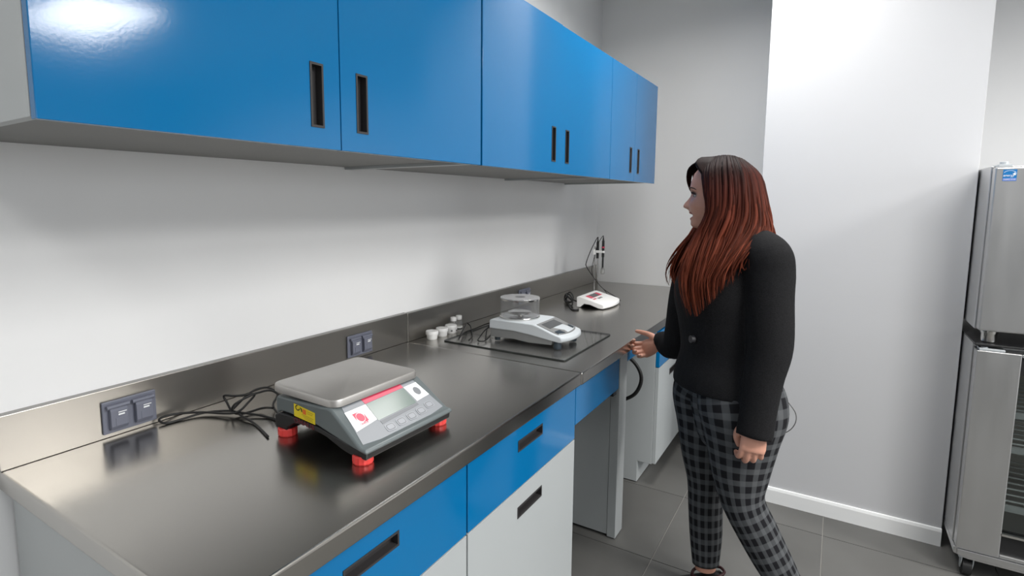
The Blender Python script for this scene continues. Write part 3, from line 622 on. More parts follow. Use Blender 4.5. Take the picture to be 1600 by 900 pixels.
def plaid():
    m = bpy.data.materials.new('black_and_grey_plaid'); m.use_nodes = True; nt = m.node_tree; b = nt.nodes['Principled BSDF']; b.inputs['Roughness'].default_value = .85; b.inputs['Specular IOR Level'].default_value = .2
    uv = nt.nodes.new('ShaderNodeUVMap'); uv.uv_map = 'weave'; sp = nt.nodes.new('ShaderNodeSeparateXYZ'); nt.links.new(uv.outputs[0], sp.inputs[0])
    fs = []
    for k in (0, 1):
        fr = nt.nodes.new('ShaderNodeMath'); fr.operation = 'FRACT'; nt.links.new(sp.outputs[k], fr.inputs[0])
        mr = nt.nodes.new('ShaderNodeMapRange'); mr.interpolation_type = 'SMOOTHSTEP'
        ab = nt.nodes.new('ShaderNodeMath'); ab.operation = 'SUBTRACT'; ab.inputs[1].default_value = .5; nt.links.new(fr.outputs[0], ab.inputs[0])
        a2 = nt.nodes.new('ShaderNodeMath'); a2.operation = 'ABSOLUTE'; nt.links.new(ab.outputs[0], a2.inputs[0])
        mr.inputs[1].default_value = .25; mr.inputs[2].default_value = .31; mr.inputs[3].default_value = 0; mr.inputs[4].default_value = 1
        nt.links.new(a2.outputs[0], mr.inputs[0]); fs.append(mr.outputs[0])
    ad = nt.nodes.new('ShaderNodeMath'); ad.operation = 'ADD'; nt.links.new(fs[0], ad.inputs[0]); nt.links.new(fs[1], ad.inputs[1])
    hv = nt.nodes.new('ShaderNodeMath'); hv.operation = 'MULTIPLY'; hv.inputs[1].default_value = .5; nt.links.new(ad.outputs[0], hv.inputs[0])
    rp = nt.nodes.new('ShaderNodeValToRGB'); e = rp.color_ramp.elements; e[0].color = (.008, .008, .010, 1); e[1].color = (.085, .09, .094, 1); x = e.new(.5); x.color = (.055, .058, .062, 1)
    nt.links.new(hv.outputs[0], rp.inputs[0]); nt.links.new(rp.outputs[0], b.inputs['Base Color'])
    n = nt.nodes.new('ShaderNodeTexNoise'); n.inputs['Scale'].default_value = 300; bp = nt.nodes.new('ShaderNodeBump'); bp.inputs['Strength'].default_value = .15; bp.inputs['Distance'].default_value = .002
    nt.links.new(n.outputs[0], bp.inputs['Height']); nt.links.new(bp.outputs[0], b.inputs['Normal']); return m
M_['plaid'] = plaid()
def hairmat():
    m = bpy.data.materials.new('auburn_hair'); m.use_nodes = True; nt = m.node_tree; b = nt.nodes['Principled BSDF']; b.inputs['Roughness'].default_value = .6; b.inputs['Specular IOR Level'].default_value = .10
    g = nt.nodes.new('ShaderNodeAttribute'); g.attribute_name = 'dye'; t = nt.nodes.new('ShaderNodeAttribute'); t.attribute_name = 'tone'
    rp = nt.nodes.new('ShaderNodeValToRGB'); e = rp.color_ramp.elements; e[0].position = .0; e[0].color = (.011, .006, .006, 1); e[1].position = 1; e[1].color = (.118, .027, .013, 1)
    for p, c in ((.16, (.018, .007, .006, 1)), (.32, (.052, .012, .008, 1)), (.6, (.086, .019, .010, 1))): x = e.new(p); x.color = c
    nt.links.new(g.outputs['Fac'], rp.inputs[0])
    ml = nt.nodes.new('ShaderNodeMix'); ml.data_type = 'RGBA'; ml.blend_type = 'MULTIPLY'; ml.inputs[0].default_value = 1
    mr = nt.nodes.new('ShaderNodeMapRange'); mr.inputs[3].default_value = .45; mr.inputs[4].default_value = 1.45; nt.links.new(t.outputs['Fac'], mr.inputs[0])
    nt.links.new(rp.outputs[0], ml.inputs[6]); nt.links.new(mr.outputs[0], ml.inputs[7]); nt.links.new(ml.outputs[2], b.inputs['Base Color']); return m
M_['hair'] = hairmat()
AF = R(40)                                         # the trunk faces the worktop, turned a little to the camera
F = Vector((-cos(AF), -sin(AF), 0)); LF = Vector((sin(AF), -cos(AF), 0)); UP = Vector((0, 0, 1))
per = thing('person', 'woman with long red hair, black jacket and plaid trousers, hand on the worktop', 'person', (1.22, -1.95, 0))
def limb(m, pts, n=20, mi=0, sub=4, cap=True):
    # pts: (centre, half width, half depth, width direction) ; smooth loft between them
    P = []
    for i in range(len(pts) - 1):
        a0, a1, a2, a3 = (pts[max(i - 1, 0)], pts[i], pts[i + 1], pts[min(i + 2, len(pts) - 1)])
        for k in range(sub):
            t = k / sub
            def cr(x0, x1, x2, x3): return .5 * ((2 * x1) + (x2 - x0) * t + (2 * x0 - 5 * x1 + 4 * x2 - x3) * t * t + (3 * x1 - x0 - 3 * x2 + x3) * t ** 3)
            P.append((cr(Vector(a0[0]), Vector(a1[0]), Vector(a2[0]), Vector(a3[0])), cr(a0[1], a1[1], a2[1], a3[1]), cr(a0[2], a1[2], a2[2], a3[2]), Vector(a1[3]) * (1 - t) + Vector(a2[3]) * t))
    l = pts[-1]; P.append((Vector(l[0]), l[1], l[2], Vector(l[3])))
    rg = []
    for i, (c, a, b, wd) in enumerate(P):
        d = (P[min(i + 1, len(P) - 1)][0] - P[max(i - 1, 0)][0]).normalized(); wv = (wd - d * wd.dot(d)).normalized(); dv = d.cross(wv)
        rg.append([c + wv * (a * cos(2 * pi * k / n)) + dv * (b * sin(2 * pi * k / n)) for k in range(n)])
    m.rings(rg, cap, cap, mi); return rg
def fuse(m, voxel, smooth=2, fac=.5):
    # union of the overlapping lofts into one continuous surface
    bmesh.ops.recalc_face_normals(m.bm, faces=m.bm.faces); bmesh.ops.triangulate(m.bm, faces=m.bm.faces)
    me = bpy.data.meshes.new('t'); m.bm.to_mesh(me); m.bm.free(); o = bpy.data.objects.new('t', me); COL.objects.link(o)
    rm = o.modifiers.new('r', 'REMESH'); rm.mode = 'VOXEL'; rm.voxel_size = voxel; rm.adaptivity = 0
    if smooth: sm = o.modifiers.new('s', 'SMOOTH'); sm.factor = fac; sm.iterations = smooth
    bpy.context.view_layer.update()
    me2 = bpy.data.meshes.new_from_object(o.evaluated_get(bpy.context.evaluated_depsgraph_get()))
    bpy.data.objects.remove(o); bpy.data.meshes.remove(me)
    q = M(); q.bm.from_mesh(me2); bpy.data.meshes.remove(me2); return q
# ---- key points
HC_ = Vector((1.163, -1.97, 1.527))               # skull centre at eye height
hf = Vector((-cos(R(9)), -sin(R(9)), 0)); hl = Vector((sin(R(9)), -cos(R(9)), 0))   # the head looks along the worktop
def hp(fw, lf, upw): return HC_ + hf * fw + hl * lf + UP * upw
SHL, ELL, WRL = Vector((1.335, -2.085, 1.335)), Vector((1.362, -2.125, 1.04)), Vector((1.343, -2.165, .785))
SHR, ELR, WRR = Vector((1.075, -1.815, 1.325)), Vector((1.000, -1.785, .925)), Vector((.905, -1.715, .900))
HIP = Vector((1.225, -1.965, .80))
legR = [(1.168, -1.905, .80), (1.160, -1.915, .60), (1.163, -1.93, .44), (1.172, -1.945, .27), (1.180, -1.95, .09)]
legL = [(1.283, -2.025, .80), (1.293, -2.045, .62), (1.303, -2.05, .455), (1.385, -2.035, .30), (1.480, -2.02, .125)]
# ---- body (one continuous surface)
m = M()
prof = [(.121, .012, -.018), (.116, .038, -.046), (.100, .064, -.072), (.075, .084, -.090), (.045, .094, -.100), (.022, .0965, -.103), (.008, .091, -.103), (-.006, .090, -.102), (-.022, .0925, -.098), (-.036, .0945, -.092), (-.048, .0945, -.084), (-.058, .095, -.078), (-.066, .0955, -.072), (-.074, .092, -.066), (-.082, .0925, -.060), (-.090, .0885, -.054), (-.098, .0890, -.046), (-.107, .0895, -.038), (-.115, .084, -.03), (-.122, .066, -.02), (-.126, .03, -.01)]
wid = [(.121, .012), (.116, .036), (.100, .056), (.075, .069), (.045, .0745), (.01, .0745), (-.02, .0725), (-.045, .068), (-.065, .061), (-.085, .052), (-.100, .043), (-.112, .034), (-.120, .024), (-.126, .012)]
def lerp(tab, x, k):
    for a, b_ in zip(tab, tab[1:]):
        if a[0] >= x >= b_[0]: t = (a[0] - x) / max(1e-9, a[0] - b_[0]); t = t; return a[k] * (1 - t) + b_[k] * t
    return tab[-1][k] if x < tab[-1][0] else tab[0][k]
def gs(x, c, s_): return math.exp(-((x - c) / s_) ** 2)
NOSE = [(.012, 0), (.0, .002), (-.010, .007), (-.022, .0145), (-.033, .0215), (-.041, .0245), (-.046, .0215), (-.051, .011), (-.056, .002), (-.062, 0)]
rg = []; NZ, NA = 96, 96
for i in range(NZ + 1):
    z = .121 - (.247) * i / NZ; fr_, bk, wd = lerp(prof, z, 1), lerp(prof, z, 2), lerp(wid, z, 1); mid, hf_ = (fr_ + bk) / 2, (fr_ - bk) / 2; row = []
    for k in range(NA):
        a = 2 * pi * k / NA; ca, sa = cos(a), sin(a)
        fw = mid + hf_ * (abs(ca) ** .92) * (1 if ca > 0 else -1); lt = wd * (abs(sa) ** .85) * (1 if sa > 0 else -1)
        if ca > 0:
            nb = lerp(NOSE, z, 1) if z < .012 else 0
            nw = .0085 + .006 * gs(z, -.044, .010)
            fw += nb * math.exp(-(lt / nw) ** 2)
            for s_ in (-1, 1):
                fw -= .0105 * gs(lt, s_ * .032, .015) * gs(z, -.001, .012)
                fw += .0035 * gs(lt, s_ * .032, .016) * gs(z, .021, .008)
                fw += .0075 * gs(lt, s_ * .041, .018) * gs(z, -.037, .017)
            mz = -.0755 + .30 * max(0, abs(lt) - .006)
            fw -= .017 * gs(z, mz, .0064) * (1 if abs(lt) < .025 else math.exp(-((abs(lt) - .025) / .004) ** 2))
            fw += .0032 * gs(z, mz + .0085, .005) * gs(lt, 0, .02) + .0038 * gs(z, mz - .0095, .0055) * gs(lt, 0, .018)
        row.append(hp(fw, lt, z))
    rg.append(row)
m.rings(rg)
for s_ in (-1, 1): m.ball(hp(-.012, s_ * .075, -.012), .03, 8, sc=(.55, .35, 1.0))
limb(m, [(hp(-.01, 0, -.06), .052, .056, hl), (hp(-.022, 0, -.12), .054, .056, hl), (Vector((1.205, -1.955, 1.34)), .072, .062, LF)], 20)
tr = lambda c, a, b_, off=0: (Vector(c) + F * off, a, b_, LF)
limb(m, [tr((1.222, -1.962, .80), .150, .090), tr((1.222, -1.962, .86), .165, .105), tr((1.22, -1.96, .96), .155, .112), tr((1.215, -1.955, 1.10), .16, .118, .01), tr((1.21, -1.95, 1.21), .165, .125, .02), tr((1.205, -1.95, 1.29), .150, .085), tr((1.205, -1.95, 1.345), .095, .058)], 28)
for S_, E_, W_, wd in ((SHL, ELL, WRL, Vector((1, 0, 0))), (SHR, ELR, WRR, Vector((0, 0, 1)))):
    d = (S_ - Vector((1.205, -1.95, 1.32))) * .35
    limb(m, [(S_ - d, .045, .045, wd), (S_ - UP * .03, .048, .048, wd), (S_.lerp(E_, .5), .052, .052, wd), (E_, .041, .041, wd), (E_.lerp(W_, .35), .040, .040, wd), (W_, .027, .022, wd)], 18)
for lg in (legR, legL):
    limb(m, [(lg[0], .085, .09, LF), (lg[1], .078, .082, LF), (lg[2], .052, .054, LF), (lg[3], .050, .052, LF), (lg[4], .034, .038, LF)], 20)
def hand(m, W_, D, N, T, curl, spread, thumb, tipn):
    # W_ wrist, D along the palm, N back of the hand, T towards the thumb; curl = bend per joint
    limb(m, [(W_ - D * .02, .027, .021, T), (W_ + D * .012, .029, .019, T), (W_ + D * .045, .038, .0165, T), (W_ + D * .082, .040, .0135, T), (W_ + D * .094, .036, .010, T)], 18)
    tips = []
    for q, (off, l0, rd) in enumerate(((.0285, .040, .0094), (.0095, .045, .0097), (-.0095, .042, .0092), (-.0275, .033, .0082))):
        p = W_ + D * (.088 - .006 * abs(q - 1.2)) + T * off; pts = [p - D * .02, p]; rr = [rd, rd * 1.05]; ang = 0
        for ln, cb, rk in zip((l0, l0 * .66, l0 * .50), curl[q] if isinstance(curl[0], (list, tuple)) else curl, (.98, .90, .80)):
            ang += cb; dv = (D * cos(ang) - N * sin(ang) + T * spread * (1.2 - q) * .12).normalized(); p = p + dv * ln; pts.append(p); rr.append(rd * rk)
        pts.append(p + dv * rd * .55); rr.append(rd * .45)
        m.tube(pts, rr, n=12, smooth=4); tips.append((p, dv, (D * sin(ang) + N * cos(ang))))
    m.tube([W_ + D * .008 + T * .014] + [W_ + D * a + T * b_ - N * c for a, b_, c in thumb], [.014, .0155, .0118, .0105, .0085, .005][:len(thumb) + 1], n=12, smooth=4)
    return tips
DL = (WRL - ELL).normalized(); NL_ = Vector((.28, -.96, 0)); NL_ = (NL_ - DL * NL_.dot(DL)).normalized(); TL_ = DL.cross(NL_)
if TL_.x > 0: TL_ = -TL_
tipsL = hand(m, WRL, (DL + NL_ * .05).normalized(), NL_, TL_, (.45, 1.05, .75), .6, [(.030, .040, .012), (.056, .046, .026), (.080, .036, .036), (.092, .030, .038)], 0)
DR_ = Vector((-.90, .36, -.06)).normalized(); NR_ = Vector((.15, .52, .84)); NR_ = (NR_ - DR_ * NR_.dot(DR_)).normalized()
# the right hand grips the worktop edge: thumb on top, fingers curled under the front edge
WR2 = Vector((.916, -1.722, .899))
DR_ = Vector((-.80, .30, -.50)).normalized(); NR_ = Vector((.45, .84, -.20)); NR_ = (NR_ - DR_ * NR_.dot(DR_)).normalized(); TR_ = DR_.cross(NR_)
if TR_.z < 0: TR_ = -TR_
tipsR = hand(m, WR2, DR_, NR_, TR_, (.85, 1.1, .8), .5, [(.020, .032, .004), (.038, .052, .008), (.070, .072, .008), (.098, .088, .006), (.108, .092, .006)], 0)
body = fuse(m, .0032, 2, .45)
body.bm.faces.ensure_lookup_table()
for fc in body.bm.faces:
    c = fc.calc_center_median() - HC_
    fw, lt, z = c.dot(hf), c.dot(hl), c.z
    if fw > .05 and abs(lt) < .032 and -.097 < z < -.056:
        mz = -.0755 + .30 * max(0, abs(lt) - .006)
        surf = lerp(prof, max(-.125, min(.12, z)), 1)
        if abs(z - mz) < .0050 and abs(lt) < .0265: fc.material_index = 2
        elif -.0165 + .45 * max(0, abs(lt) - .012) < z - mz < .0135 - .35 * max(0, abs(lt) - .006) and abs(lt) < .029: fc.material_index = 1
bo = obj('body', body, ['skin', 'lips', 'mouth'], per, smooth=True)
tt = M(); tt.rings([[hp(.0845 - .42 * abs(l_), l_, zz + .28 * max(0, abs(l_) - .006)) for l_ in [(-.019 + .038 * k / 12) for k in range(13)]] for zz in (-.0752, -.0685)], cap0=False, cap1=False, closed=False)
o = obj('teeth', tt, 'teeth', bo, smooth=True)
for s_ in (-1, 1):
    obj('eye', M().ball(hp(.0725, s_ * .031, -.0015), .0112, 10, sc=(1, 1, .72)), 'eyew', bo, smooth=True)
    obj('iris', M().ball(hp(.0785, s_ * .0310, -.0020), .0062, 8), 'brow', bo, smooth=True)
    lid = M(); lid.tube([hp(.0815, s_ * .019, .001), hp(.0875, s_ * .026, .0062), hp(.0870, s_ * .034, .0070), hp(.0790, s_ * .0435, .0035), hp(.074, s_ * .047, .001)], [.0014, .0030, .0034, .0028, .0012], n=8); obj('eyelash', lid, 'brow', bo, smooth=True)
    eb = M(); eb.tube([hp(.0965, s_ * .012, .0175), hp(.0965, s_ * .022, .0225), hp(.0925, s_ * .034, .0255), hp(.0820, s_ * .046, .0225), hp(.073, s_ * .054, .0165)], [.0014, .0030, .0030, .0022, .0008], n=8); obj('eyebrow', eb, 'brow', bo, smooth=True)
for (p, dv, nv) in tipsL + tipsR:
    nm = M(); sd = dv.cross(nv).normalized(); c0 = p + nv * .0058 - dv * .001
    nm.rings([[c0 + dv * (.0075 * cos(a)) + sd * (.0055 * sin(a)) - nv * (.0016 * (sin(a) ** 2)) + nv * k for a in [2 * pi * j / 12 for j in range(12)]] for k in (0, .0009)]); obj('fingernail', nm, 'nail', bo, smooth=True)
# ---- trousers: two legs, the cloth pattern follows each leg
m = M(); uvl = m.bm.loops.layers.uv.new('weave'); PITCH = .0385
def trouser(pts, n=40):
    rg = limb(M(), pts, n, sub=6); vr = [[m.bm.verts.new(p) for p in r_] for r_ in rg]
    acc = [0]
    for a, b_ in zip(rg, rg[1:]): acc.append(acc[-1] + (sum((q - p).length for p, q in zip(a, b_)) / n))
    per_ = round(sum((rg[18][i] - rg[18][(i + 1) % n]).length for i in range(n)) / (PITCH * 1.22))
    for i in range(len(vr) - 1):
        for k in range(n):
            j = (k + 1) % n; fc = m.bm.faces.new((vr[i][k], vr[i][j], vr[i + 1][j], vr[i + 1][k])); fc.smooth = True
            for lp, (u_, v_) in zip(fc.loops, ((k, i), (k + 1, i), (k + 1, i + 1), (k, i + 1))): lp[uvl].uv = (u_ / n * per_, acc[v_] / (PITCH * 1.22))
    # cuff turned in
    c = sum((p for p in rg[-1]), Vector()) / n; inn = [m.bm.verts.new(c + (p - c) * .93 + UP * .004) for p in rg[-1]]
    for k in range(n):
        j = (k + 1) % n; fc = m.bm.faces.new((vr[-1][k], vr[-1][j], inn[j], inn[k]))
        for lp in fc.loops: lp[uvl].uv = (.5, .5)
    m.bm.faces.new(vr[0])
off = lambda p, l_, f_=0, z=0: Vector(p) + LF * l_ + F * f_ + UP * z
trouser([(off(HIP, -.062, 0, .155), .112, .112, LF), (off(HIP, -.066, 0, .06), .130, .136, LF), (off(legR[0], -.006, 0, -.03), .122, .148, LF), (Vector((1.163, -1.917, .66)), .098, .122, LF), (Vector((1.160, -1.925, .55)), .078, .096, LF), (Vector((1.163, -1.93, .44)), .061, .070, LF), (Vector((1.168, -1.94, .33)), .054, .064, LF), (Vector((1.175, -1.945, .22)), .050, .060, LF), (Vector((1.180, -1.95, .115)), .042, .050, LF)])
trouser([(off(HIP, .058, 0, .155), .114, .112, LF), (off(HIP, .064, 0, .06), .132, .138, LF), (off(legL[0], .006, 0, -.03), .128, .150, LF), (Vector((1.290, -2.038, .66)), .105, .122, LF), (Vector((1.293, -2.046, .55)), .082, .098, LF), (Vector((1.306, -2.05, .455)), .064, .074, LF), (Vector((1.353, -2.043, .36)), .060, .070, LF), (Vector((1.413, -2.032, .25)), .054, .064, LF), (Vector((1.472, -2.022, .15)), .044, .052, LF)])
trouser([(off(HIP, 0, .0, .10), .07, .11, LF), (off(HIP, 0, .0, .0), .085, .135, LF), (Vector((1.226, -1.975, .70)), .075, .115, LF), (Vector((1.226, -1.978, .63)), .055, .085, LF), (Vector((1.226, -1.978, .585)), .02, .03, LF)])
bmesh.ops.recalc_face_normals(m.bm, faces=m.bm.faces)
obj('trousers', m, 'plaid', per, smooth=True)
# ---- jacket
m = M()
limb(m, [tr((1.222, -1.962, .845), .208, .174, .006), tr((1.222, -1.962, .885), .203, .168, .008), tr((1.220, -1.96, .97), .182, .146, .010), tr((1.216, -1.956, 1.08), .182, .150, .018), tr((1.212, -1.952, 1.18), .188, .162, .024), tr((1.208, -1.95, 1.26), .186, .135, .014), tr((1.205, -1.95, 1.33), .176, .100), tr((1.205, -1.95, 1.375), .125, .080), tr((1.203, -1.952, 1.405), .075, .066)], 36, sub=5)
wx = Vector((1, 0, 0))
limb(m, [(SHL + Vector((-.075, .07, .008)), .055, .06, wx), (SHL + Vector((-.035, .035, .010)), .066, .070, wx), (SHL + Vector((.002, -.002, -.012)), .075, .072, wx), (SHL + Vector((.010, -.005, -.06)), .078, .074, wx), (SHL.lerp(ELL, .5) + Vector((.004, 0, 0)), .073, .068, wx), (ELL + Vector((.004, 0, 0)), .067, .064, wx), (ELL.lerp(WRL, .4), .060, .056, wx), (ELL.lerp(WRL, .80), .055, .048, wx), (ELL.lerp(WRL, 1.17), .056, .045, wx)], 28, sub=5)
wz = Vector((.3, .3, .9))
limb(m, [(SHR + Vector((.075, -.075, .008)), .055, .06, wx), (SHR + Vector((.045, -.045, .0)), .062, .066, wx), (SHR + Vector((.006, 0, -.03)), .066, .066, wx), (SHR + Vector((-.012, 0, -.07)), .070, .068, wx), (SHR.lerp(ELR, .5) + Vector((-.008, 0, 0)), .063, .062, wx), (SHR.lerp(ELR, .85), .058, .058, wx), (ELR + Vector((-.006, .004, -.015)), .055, .055, wx), (ELR + Vector((-.045, .035, -.020)), .052, .046, Vector((.3, 0, 1))), (ELR.lerp(WRR, .62), .048, .042, UP), (Vector((.926, -1.731, .900)), .050, .040, UP)], 24, sub=5)
jk = fuse(m, .0065, 5, .5)
jo = obj('jacket', jk, 'wool', per, smooth=True)
bt_ = M(); bc_ = Vector((1.222, -1.96, 1.022)) + F * .171 + LF * .042
for q, rr in ((0, .013),):
    pl = [(rr * cos(2 * pi * k / 24), rr * sin(2 * pi * k / 24)) for k in range(24)]
    bt_.plate(bc_ - F * .012, LF, UP, pl, .014); bt_.plate(bc_ + F * .002, LF, UP, [(x * .7, y * .7) for x, y in pl], .001)
bmesh.ops.recalc_face_normals(bt_.bm, faces=bt_.bm.faces); obj('button', bt_, 'button', jo, bevel=.001)
# ---- shoes
def shoe(ank, toe_dir, pitch_, label):
    D_ = Vector((toe_dir[0], toe_dir[1], 0)).normalized(); Sd = Vector((-D_.y, D_.x, 0)); dn = (D_ * cos(pitch_) - UP * sin(pitch_)); upv = (UP * cos(pitch_) + D_ * sin(pitch_))
    def q(x, y, z): return ank + dn * x + Sd * y + upv * z
    secs = [(-.072, .020, .0, .060), (-.064, .031, .0, .072), (-.035, .035, .0, .070), (.0, .036, .0, .064), (.04, .039, .0, .060), (.08, .044, .0, .050), (.12, .044, .0, .040), (.15, .036, .0, .034), (.168, .020, .0, .026), (.174, .006, .004, .018)]
    mm = M(); rg = []
    for x, wd, z0, z1 in secs:
        z0 -= .085; z1 -= .085; rg.append([q(x, wd * cos(a) if not (pi < a < 2 * pi) else wd * cos(a), z0 + (z1 - z0) * (.5 + .5 * sin(a)) if sin(a) > -.8 else z0) for a in [2 * pi * k / 20 for k in range(20)]])
    mm.rings(rg); bmesh.ops.recalc_face_normals(mm.bm, faces=mm.bm.faces); so = obj('shoe', mm, 'shoe', per, smooth=True)
    cl = M(); cl.tube([q(.055, 0, -.020), q(.030, .030, -.018), q(-.02, .034, -.012), q(-.062, .02, -.006), q(-.070, 0, -.005), q(-.062, -.02, -.006), q(-.02, -.034, -.012), q(.030, -.030, -.018), q(.055, 0, -.020)], .0055, n=8); obj('collar', cl, 'shoe2', so, smooth=True)
    sl_ = M(); sl_.rings([[q(x, y, z) for x, y in [(-.074, -.012), (-.05, -.034), (.04, -.041), (.10, -.046), (.15, -.036), (.175, 0), (.15, .036), (.10, .046), (.04, .041), (-.05, .034), (-.074, .012)]] for z in (-.089, -.078)]); bmesh.ops.recalc_face_normals(sl_.bm, faces=sl_.bm.faces); obj('sole', sl_, 'rubber', so)
shoe(Vector((1.182, -1.952, .090)), (-.78, -.62), 0, '')
shoe(Vector((1.486, -2.019, .150)), (-.86, -.35), R(42), '')
# ---- wire hanging from the back pocket
wr = M(); wr.tube([(1.385, -1.945, .87), (1.398, -1.92, .815), (1.418, -1.905, .790), (1.440, -1.90, .757), (1.443, -1.90, .725), (1.430, -1.90, .694), (1.405, -1.90, .672), (1.370, -1.91, .664), (1.34, -1.93, .67)], .0016, n=7, smooth=6)
obj('microphone_wire', wr, 'wire', per, smooth=True)
# ---- hair: locks laid between guide curves, over a closed underlayer
G_ = [
 [(1.122, -1.985, 1.650), (1.118, -2.034, 1.606), (1.132, -2.062, 1.540), (1.146, -2.066, 1.470), (1.122, -2.078, 1.400), (1.094, -2.115, 1.320), (1.075, -2.145, 1.240), (1.105, -2.165, 1.150)],
 [(1.150, -1.985, 1.660), (1.152, -2.052, 1.612), (1.160, -2.074, 1.540), (1.162, -2.080, 1.465), (1.140, -2.095, 1.390), (1.125, -2.130, 1.310), (1.120, -2.160, 1.220), (1.140, -2.170, 1.115)],
 [(1.195, -1.982, 1.662), (1.216, -2.046, 1.616), (1.230, -2.070, 1.540), (1.232, -2.082, 1.460), (1.215, -2.102, 1.385), (1.195, -2.140, 1.310), (1.175, -2.165, 1.240), (1.185, -2.172, 1.165)],
 [(1.228, -1.975, 1.650), (1.268, -2.018, 1.600), (1.290, -2.045, 1.530), (1.302, -2.062, 1.460), (1.300, -2.090, 1.405), (1.268, -2.140, 1.345), (1.235, -2.165, 1.280), (1.228, -2.170, 1.215)],
 [(1.232, -1.960, 1.648), (1.284, -1.980, 1.595), (1.308, -1.995, 1.525), (1.322, -2.005, 1.460), (1.335, -2.020, 1.405), (1.345, -2.035, 1.385), (1.352, -2.045, 1.378), (1.358, -2.05, 1.372)],
 [(1.232, -1.950, 1.648), (1.280, -1.930, 1.595), (1.300, -1.920, 1.525), (1.312, -1.915, 1.460), (1.322, -1.905, 1.395), (1.335, -1.900, 1.330), (1.342, -1.900, 1.270), (1.340, -1.900, 1.210)],
 [(1.215, -1.955, 1.655), (1.235, -1.892, 1.606), (1.245, -1.874, 1.530), (1.245, -1.866, 1.460), (1.235, -1.845, 1.395), (1.205, -1.820, 1.340), (1.175, -1.805, 1.290), (1.150, -1.800, 1.240)],
 [(1.150, -1.972, 1.660), (1.150, -1.893, 1.612), (1.160, -1.868, 1.535), (1.158, -1.864, 1.460), (1.115, -1.862, 1.390), (1.068, -1.880, 1.310), (1.045, -1.905, 1.240), (1.050, -1.930, 1.190)],
 [(1.100, -1.980, 1.648), (1.068, -1.935, 1.600), (1.092, -1.892, 1.535), (1.102, -1.884, 1.465), (1.070, -1.905, 1.390), (1.022, -1.930, 1.310), (1.000, -1.955, 1.240), (1.025, -1.985, 1.190)]]
G_ = [[Vector(p) for p in g_] for g_ in G_]
NS = 22
def cr4(p0, p1, p2, p3, t): return .5 * ((2 * p1) + (p2 - p0) * t + (2 * p0 - 5 * p1 + 4 * p2 - p3) * t * t + (3 * p1 - p0 - 3 * p2 + p3) * t ** 3)
def gpt(g_, s_):
    x = s_ * (len(g_) - 1); i = min(int(x), len(g_) - 2); t = x - i
    return cr4(g_[max(i - 1, 0)], g_[i], g_[i + 1], g_[min(i + 2, len(g_) - 1)], t)
def hpt(q, s_):
    x = q * (len(G_) - 1); i = min(int(x), len(G_) - 2); t = x - i
    return cr4(*(gpt(G_[max(0, min(len(G_) - 1, i + d))], s_) for d in (-1, 0, 1, 2)), t)
def axis(z): return Vector((1.185 - .10 * max(0, 1.40 - z), -1.965 - .0 * z, z))
hm = M(); dl = hm.bm.verts.layers.float.new('dye'); tl = hm.bm.verts.layers.float.new('tone'); rnd = random.Random(3)
def dye(z, q): return max(0, min(1, (1.665 - z) / .36 + .10 * (1 if .3 < q < .6 else 0)))
# underlayer
rows = []
for i in range(NS + 1):
    s_ = i / NS * .93; row = []
    for k in range(61):
        q = k / 60; p = hpt(q, s_); inw = (axis(p.z) - p); inw.z = 0; d = .012 * (1 if s_ > .05 else s_ / .05)
        row.append((p + inw.normalized() * d * (.9 + .25 * sin(q * 170)) - UP * (.012 * max(0, 1 - s_ / .15)), q))
    rows.append(row)
vr = []
for row in rows:
    a = []
    for p, q in row: v = hm.bm.verts.new(p); v[dl] = dye(p.z, q) * .8; v[tl] = .12; a.append(v)
    vr.append(a)
for a, b_ in zip(vr, vr[1:]):
    for k in range(60): hm.face((a[k], a[k + 1], b_[k + 1], b_[k]))
hm.face(vr[0][::-1])
def lock(fn, r0, tone, q, n=6, steps=20, fl=.55):
    pts = [fn(i / steps) for i in range(steps + 1)]; rg = []
    for i, p in enumerate(pts):
        s_ = i / steps; d = (pts[min(i + 1, steps)] - pts[max(i - 1, 0)]).normalized(); o_ = (p - axis(p.z)); o_.z = 0; o_ = (o_ - d * o_.dot(d)).normalized() if o_.length > 1e-6 else d.orthogonal(); sd = d.cross(o_)
        rr = r0 * (.55 + .45 * min(1, s_ * 5)) * (1 - max(0, (s_ - .62) / .38) ** 1.4 * .93)
        rg.append([p + (o_ * (cos(2 * pi * k / n) * fl) + sd * sin(2 * pi * k / n)) * rr for k in range(n)])
    vv = []
    for rgi in rg:
        a = []
        for p in rgi: v = hm.bm.verts.new(p); v[dl] = dye(p.z, q); v[tl] = tone; a.append(v)
        vv.append(a)
    for a, b_ in zip(vv, vv[1:]):
        for k in range(n): hm.face((a[k], a[(k + 1) % n], b_[(k + 1) % n], b_[k]))
    hm.face(vv[0][::-1]); hm.face(vv[-1])
NL = 430
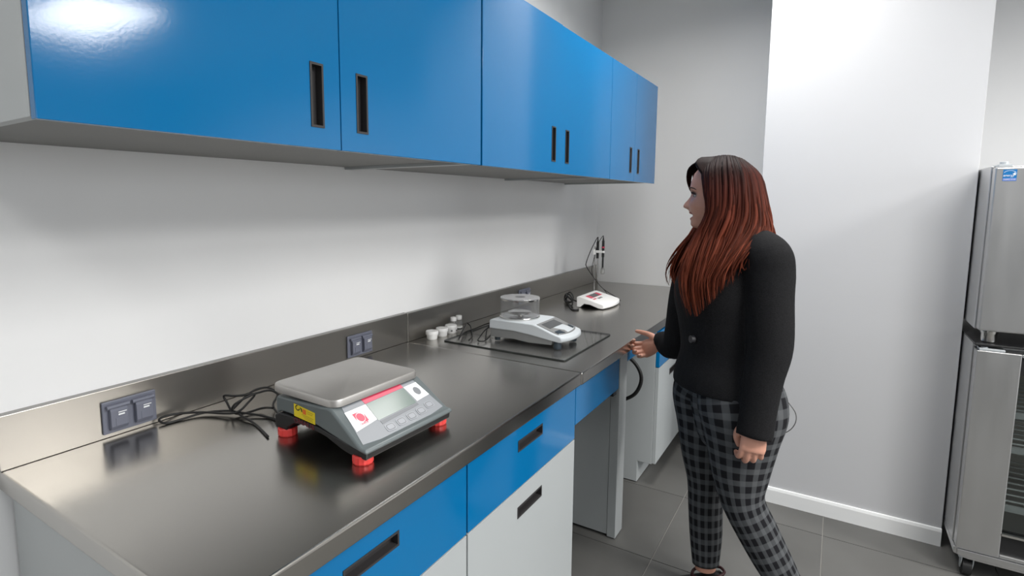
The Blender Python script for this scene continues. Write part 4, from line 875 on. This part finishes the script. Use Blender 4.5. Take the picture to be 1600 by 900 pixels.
for i in range(NL):
    q = min(1, max(0, (i + rnd.uniform(-.8, .8)) / (NL - 1))); ph = rnd.uniform(0, 6.28); am = rnd.uniform(.003, .013); fq = rnd.uniform(1.3, 2.6); dep = rnd.uniform(-.007, .004); ln = rnd.uniform(.74, 1.06); dq = rnd.uniform(-.024, .024); ex = rnd.uniform(-.008, .014)
    def fn(s_, q=q, ph=ph, am=am, fq=fq, dep=dep, ln=ln, dq=dq, ex=ex):
        e_ = max(0, s_ - .25) / .75; qq = min(1, max(0, q + dq * e_ + .006 * e_ * sin(fq * 6.28 * s_ + ph))); p = hpt(qq, min(1, s_ * ln)); o_ = p - axis(p.z); o_.z = 0
        o_ = o_.normalized() if o_.length > .01 else Vector((0, 0, 1)); return p + o_ * (dep * min(1, s_ * 6 + .4) + am * e_ * sin(fq * 6.28 * s_ + ph) + ex * e_ * e_)
    lock(fn, rnd.uniform(.0042, .0085), rnd.random(), q)
# flyaway strands
for i in range(70):
    q = rnd.uniform(0, 1); ph = rnd.uniform(0, 6.28); out = rnd.uniform(.008, .032); st = rnd.uniform(0.0, .5); side_ = rnd.uniform(-.03, .03)
    def fn(s_, q=q, ph=ph, out=out, st=st, side_=side_):
        u_ = st + (1.0 - st) * s_; p = hpt(min(1, max(0, q + side_ * s_)), u_); o_ = p - axis(p.z); o_.z = 0; o_ = o_.normalized() if o_.length > .01 else UP
        return p + o_ * (.003 + out * s_ ** 1.6) + UP * .006 * sin(4 * s_ + ph) * s_
    lock(fn, .0011, rnd.random(), q, n=4, steps=12, fl=1)
# the dark sweep of fringe over the far side of the forehead
for i in range(22):
    a = i / 21; ph = rnd.uniform(0, 6.28)
    def fn(s_, a=a, ph=ph):
        P0 = hp(.050 - .05 * a, .012, .128 - .004 * a); P1 = hp(.098 - .02 * a, -.006 - .014 * a, .102); P2 = hp(.109 - .012 * a, -.022 - .012 * a, .066); P3 = hp(.100 - .004 * a, -.046 - .01 * a, .026)
        return gpt([P0, P1, P2, P3, hp(.070, -.078, -.03)], s_)
    lock(fn, .0062, rnd.random() * .5, .0, steps=14)
for i in range(44):
    a = i / 43
    def fn(s_, a=a):
        P0 = hp(.062 - .09 * a, .006, .131 + .003 * a); P1 = hp(.078 - .055 * a, .036 + .008 * a, .110); P2 = hp(.050 - .045 * a, .068 + .006 * a, .066); P3 = hp(.026 - .03 * a, .081, .012); return gpt([P0, P1, P2, P3, hp(.014 - .02 * a, .090, -.06)], s_)
    lock(fn, .0065, rnd.random() * .7, .0, steps=14)
bmesh.ops.recalc_face_normals(hm.bm, faces=hm.bm.faces)
obj('hair', hm, 'hair', per, smooth=True)
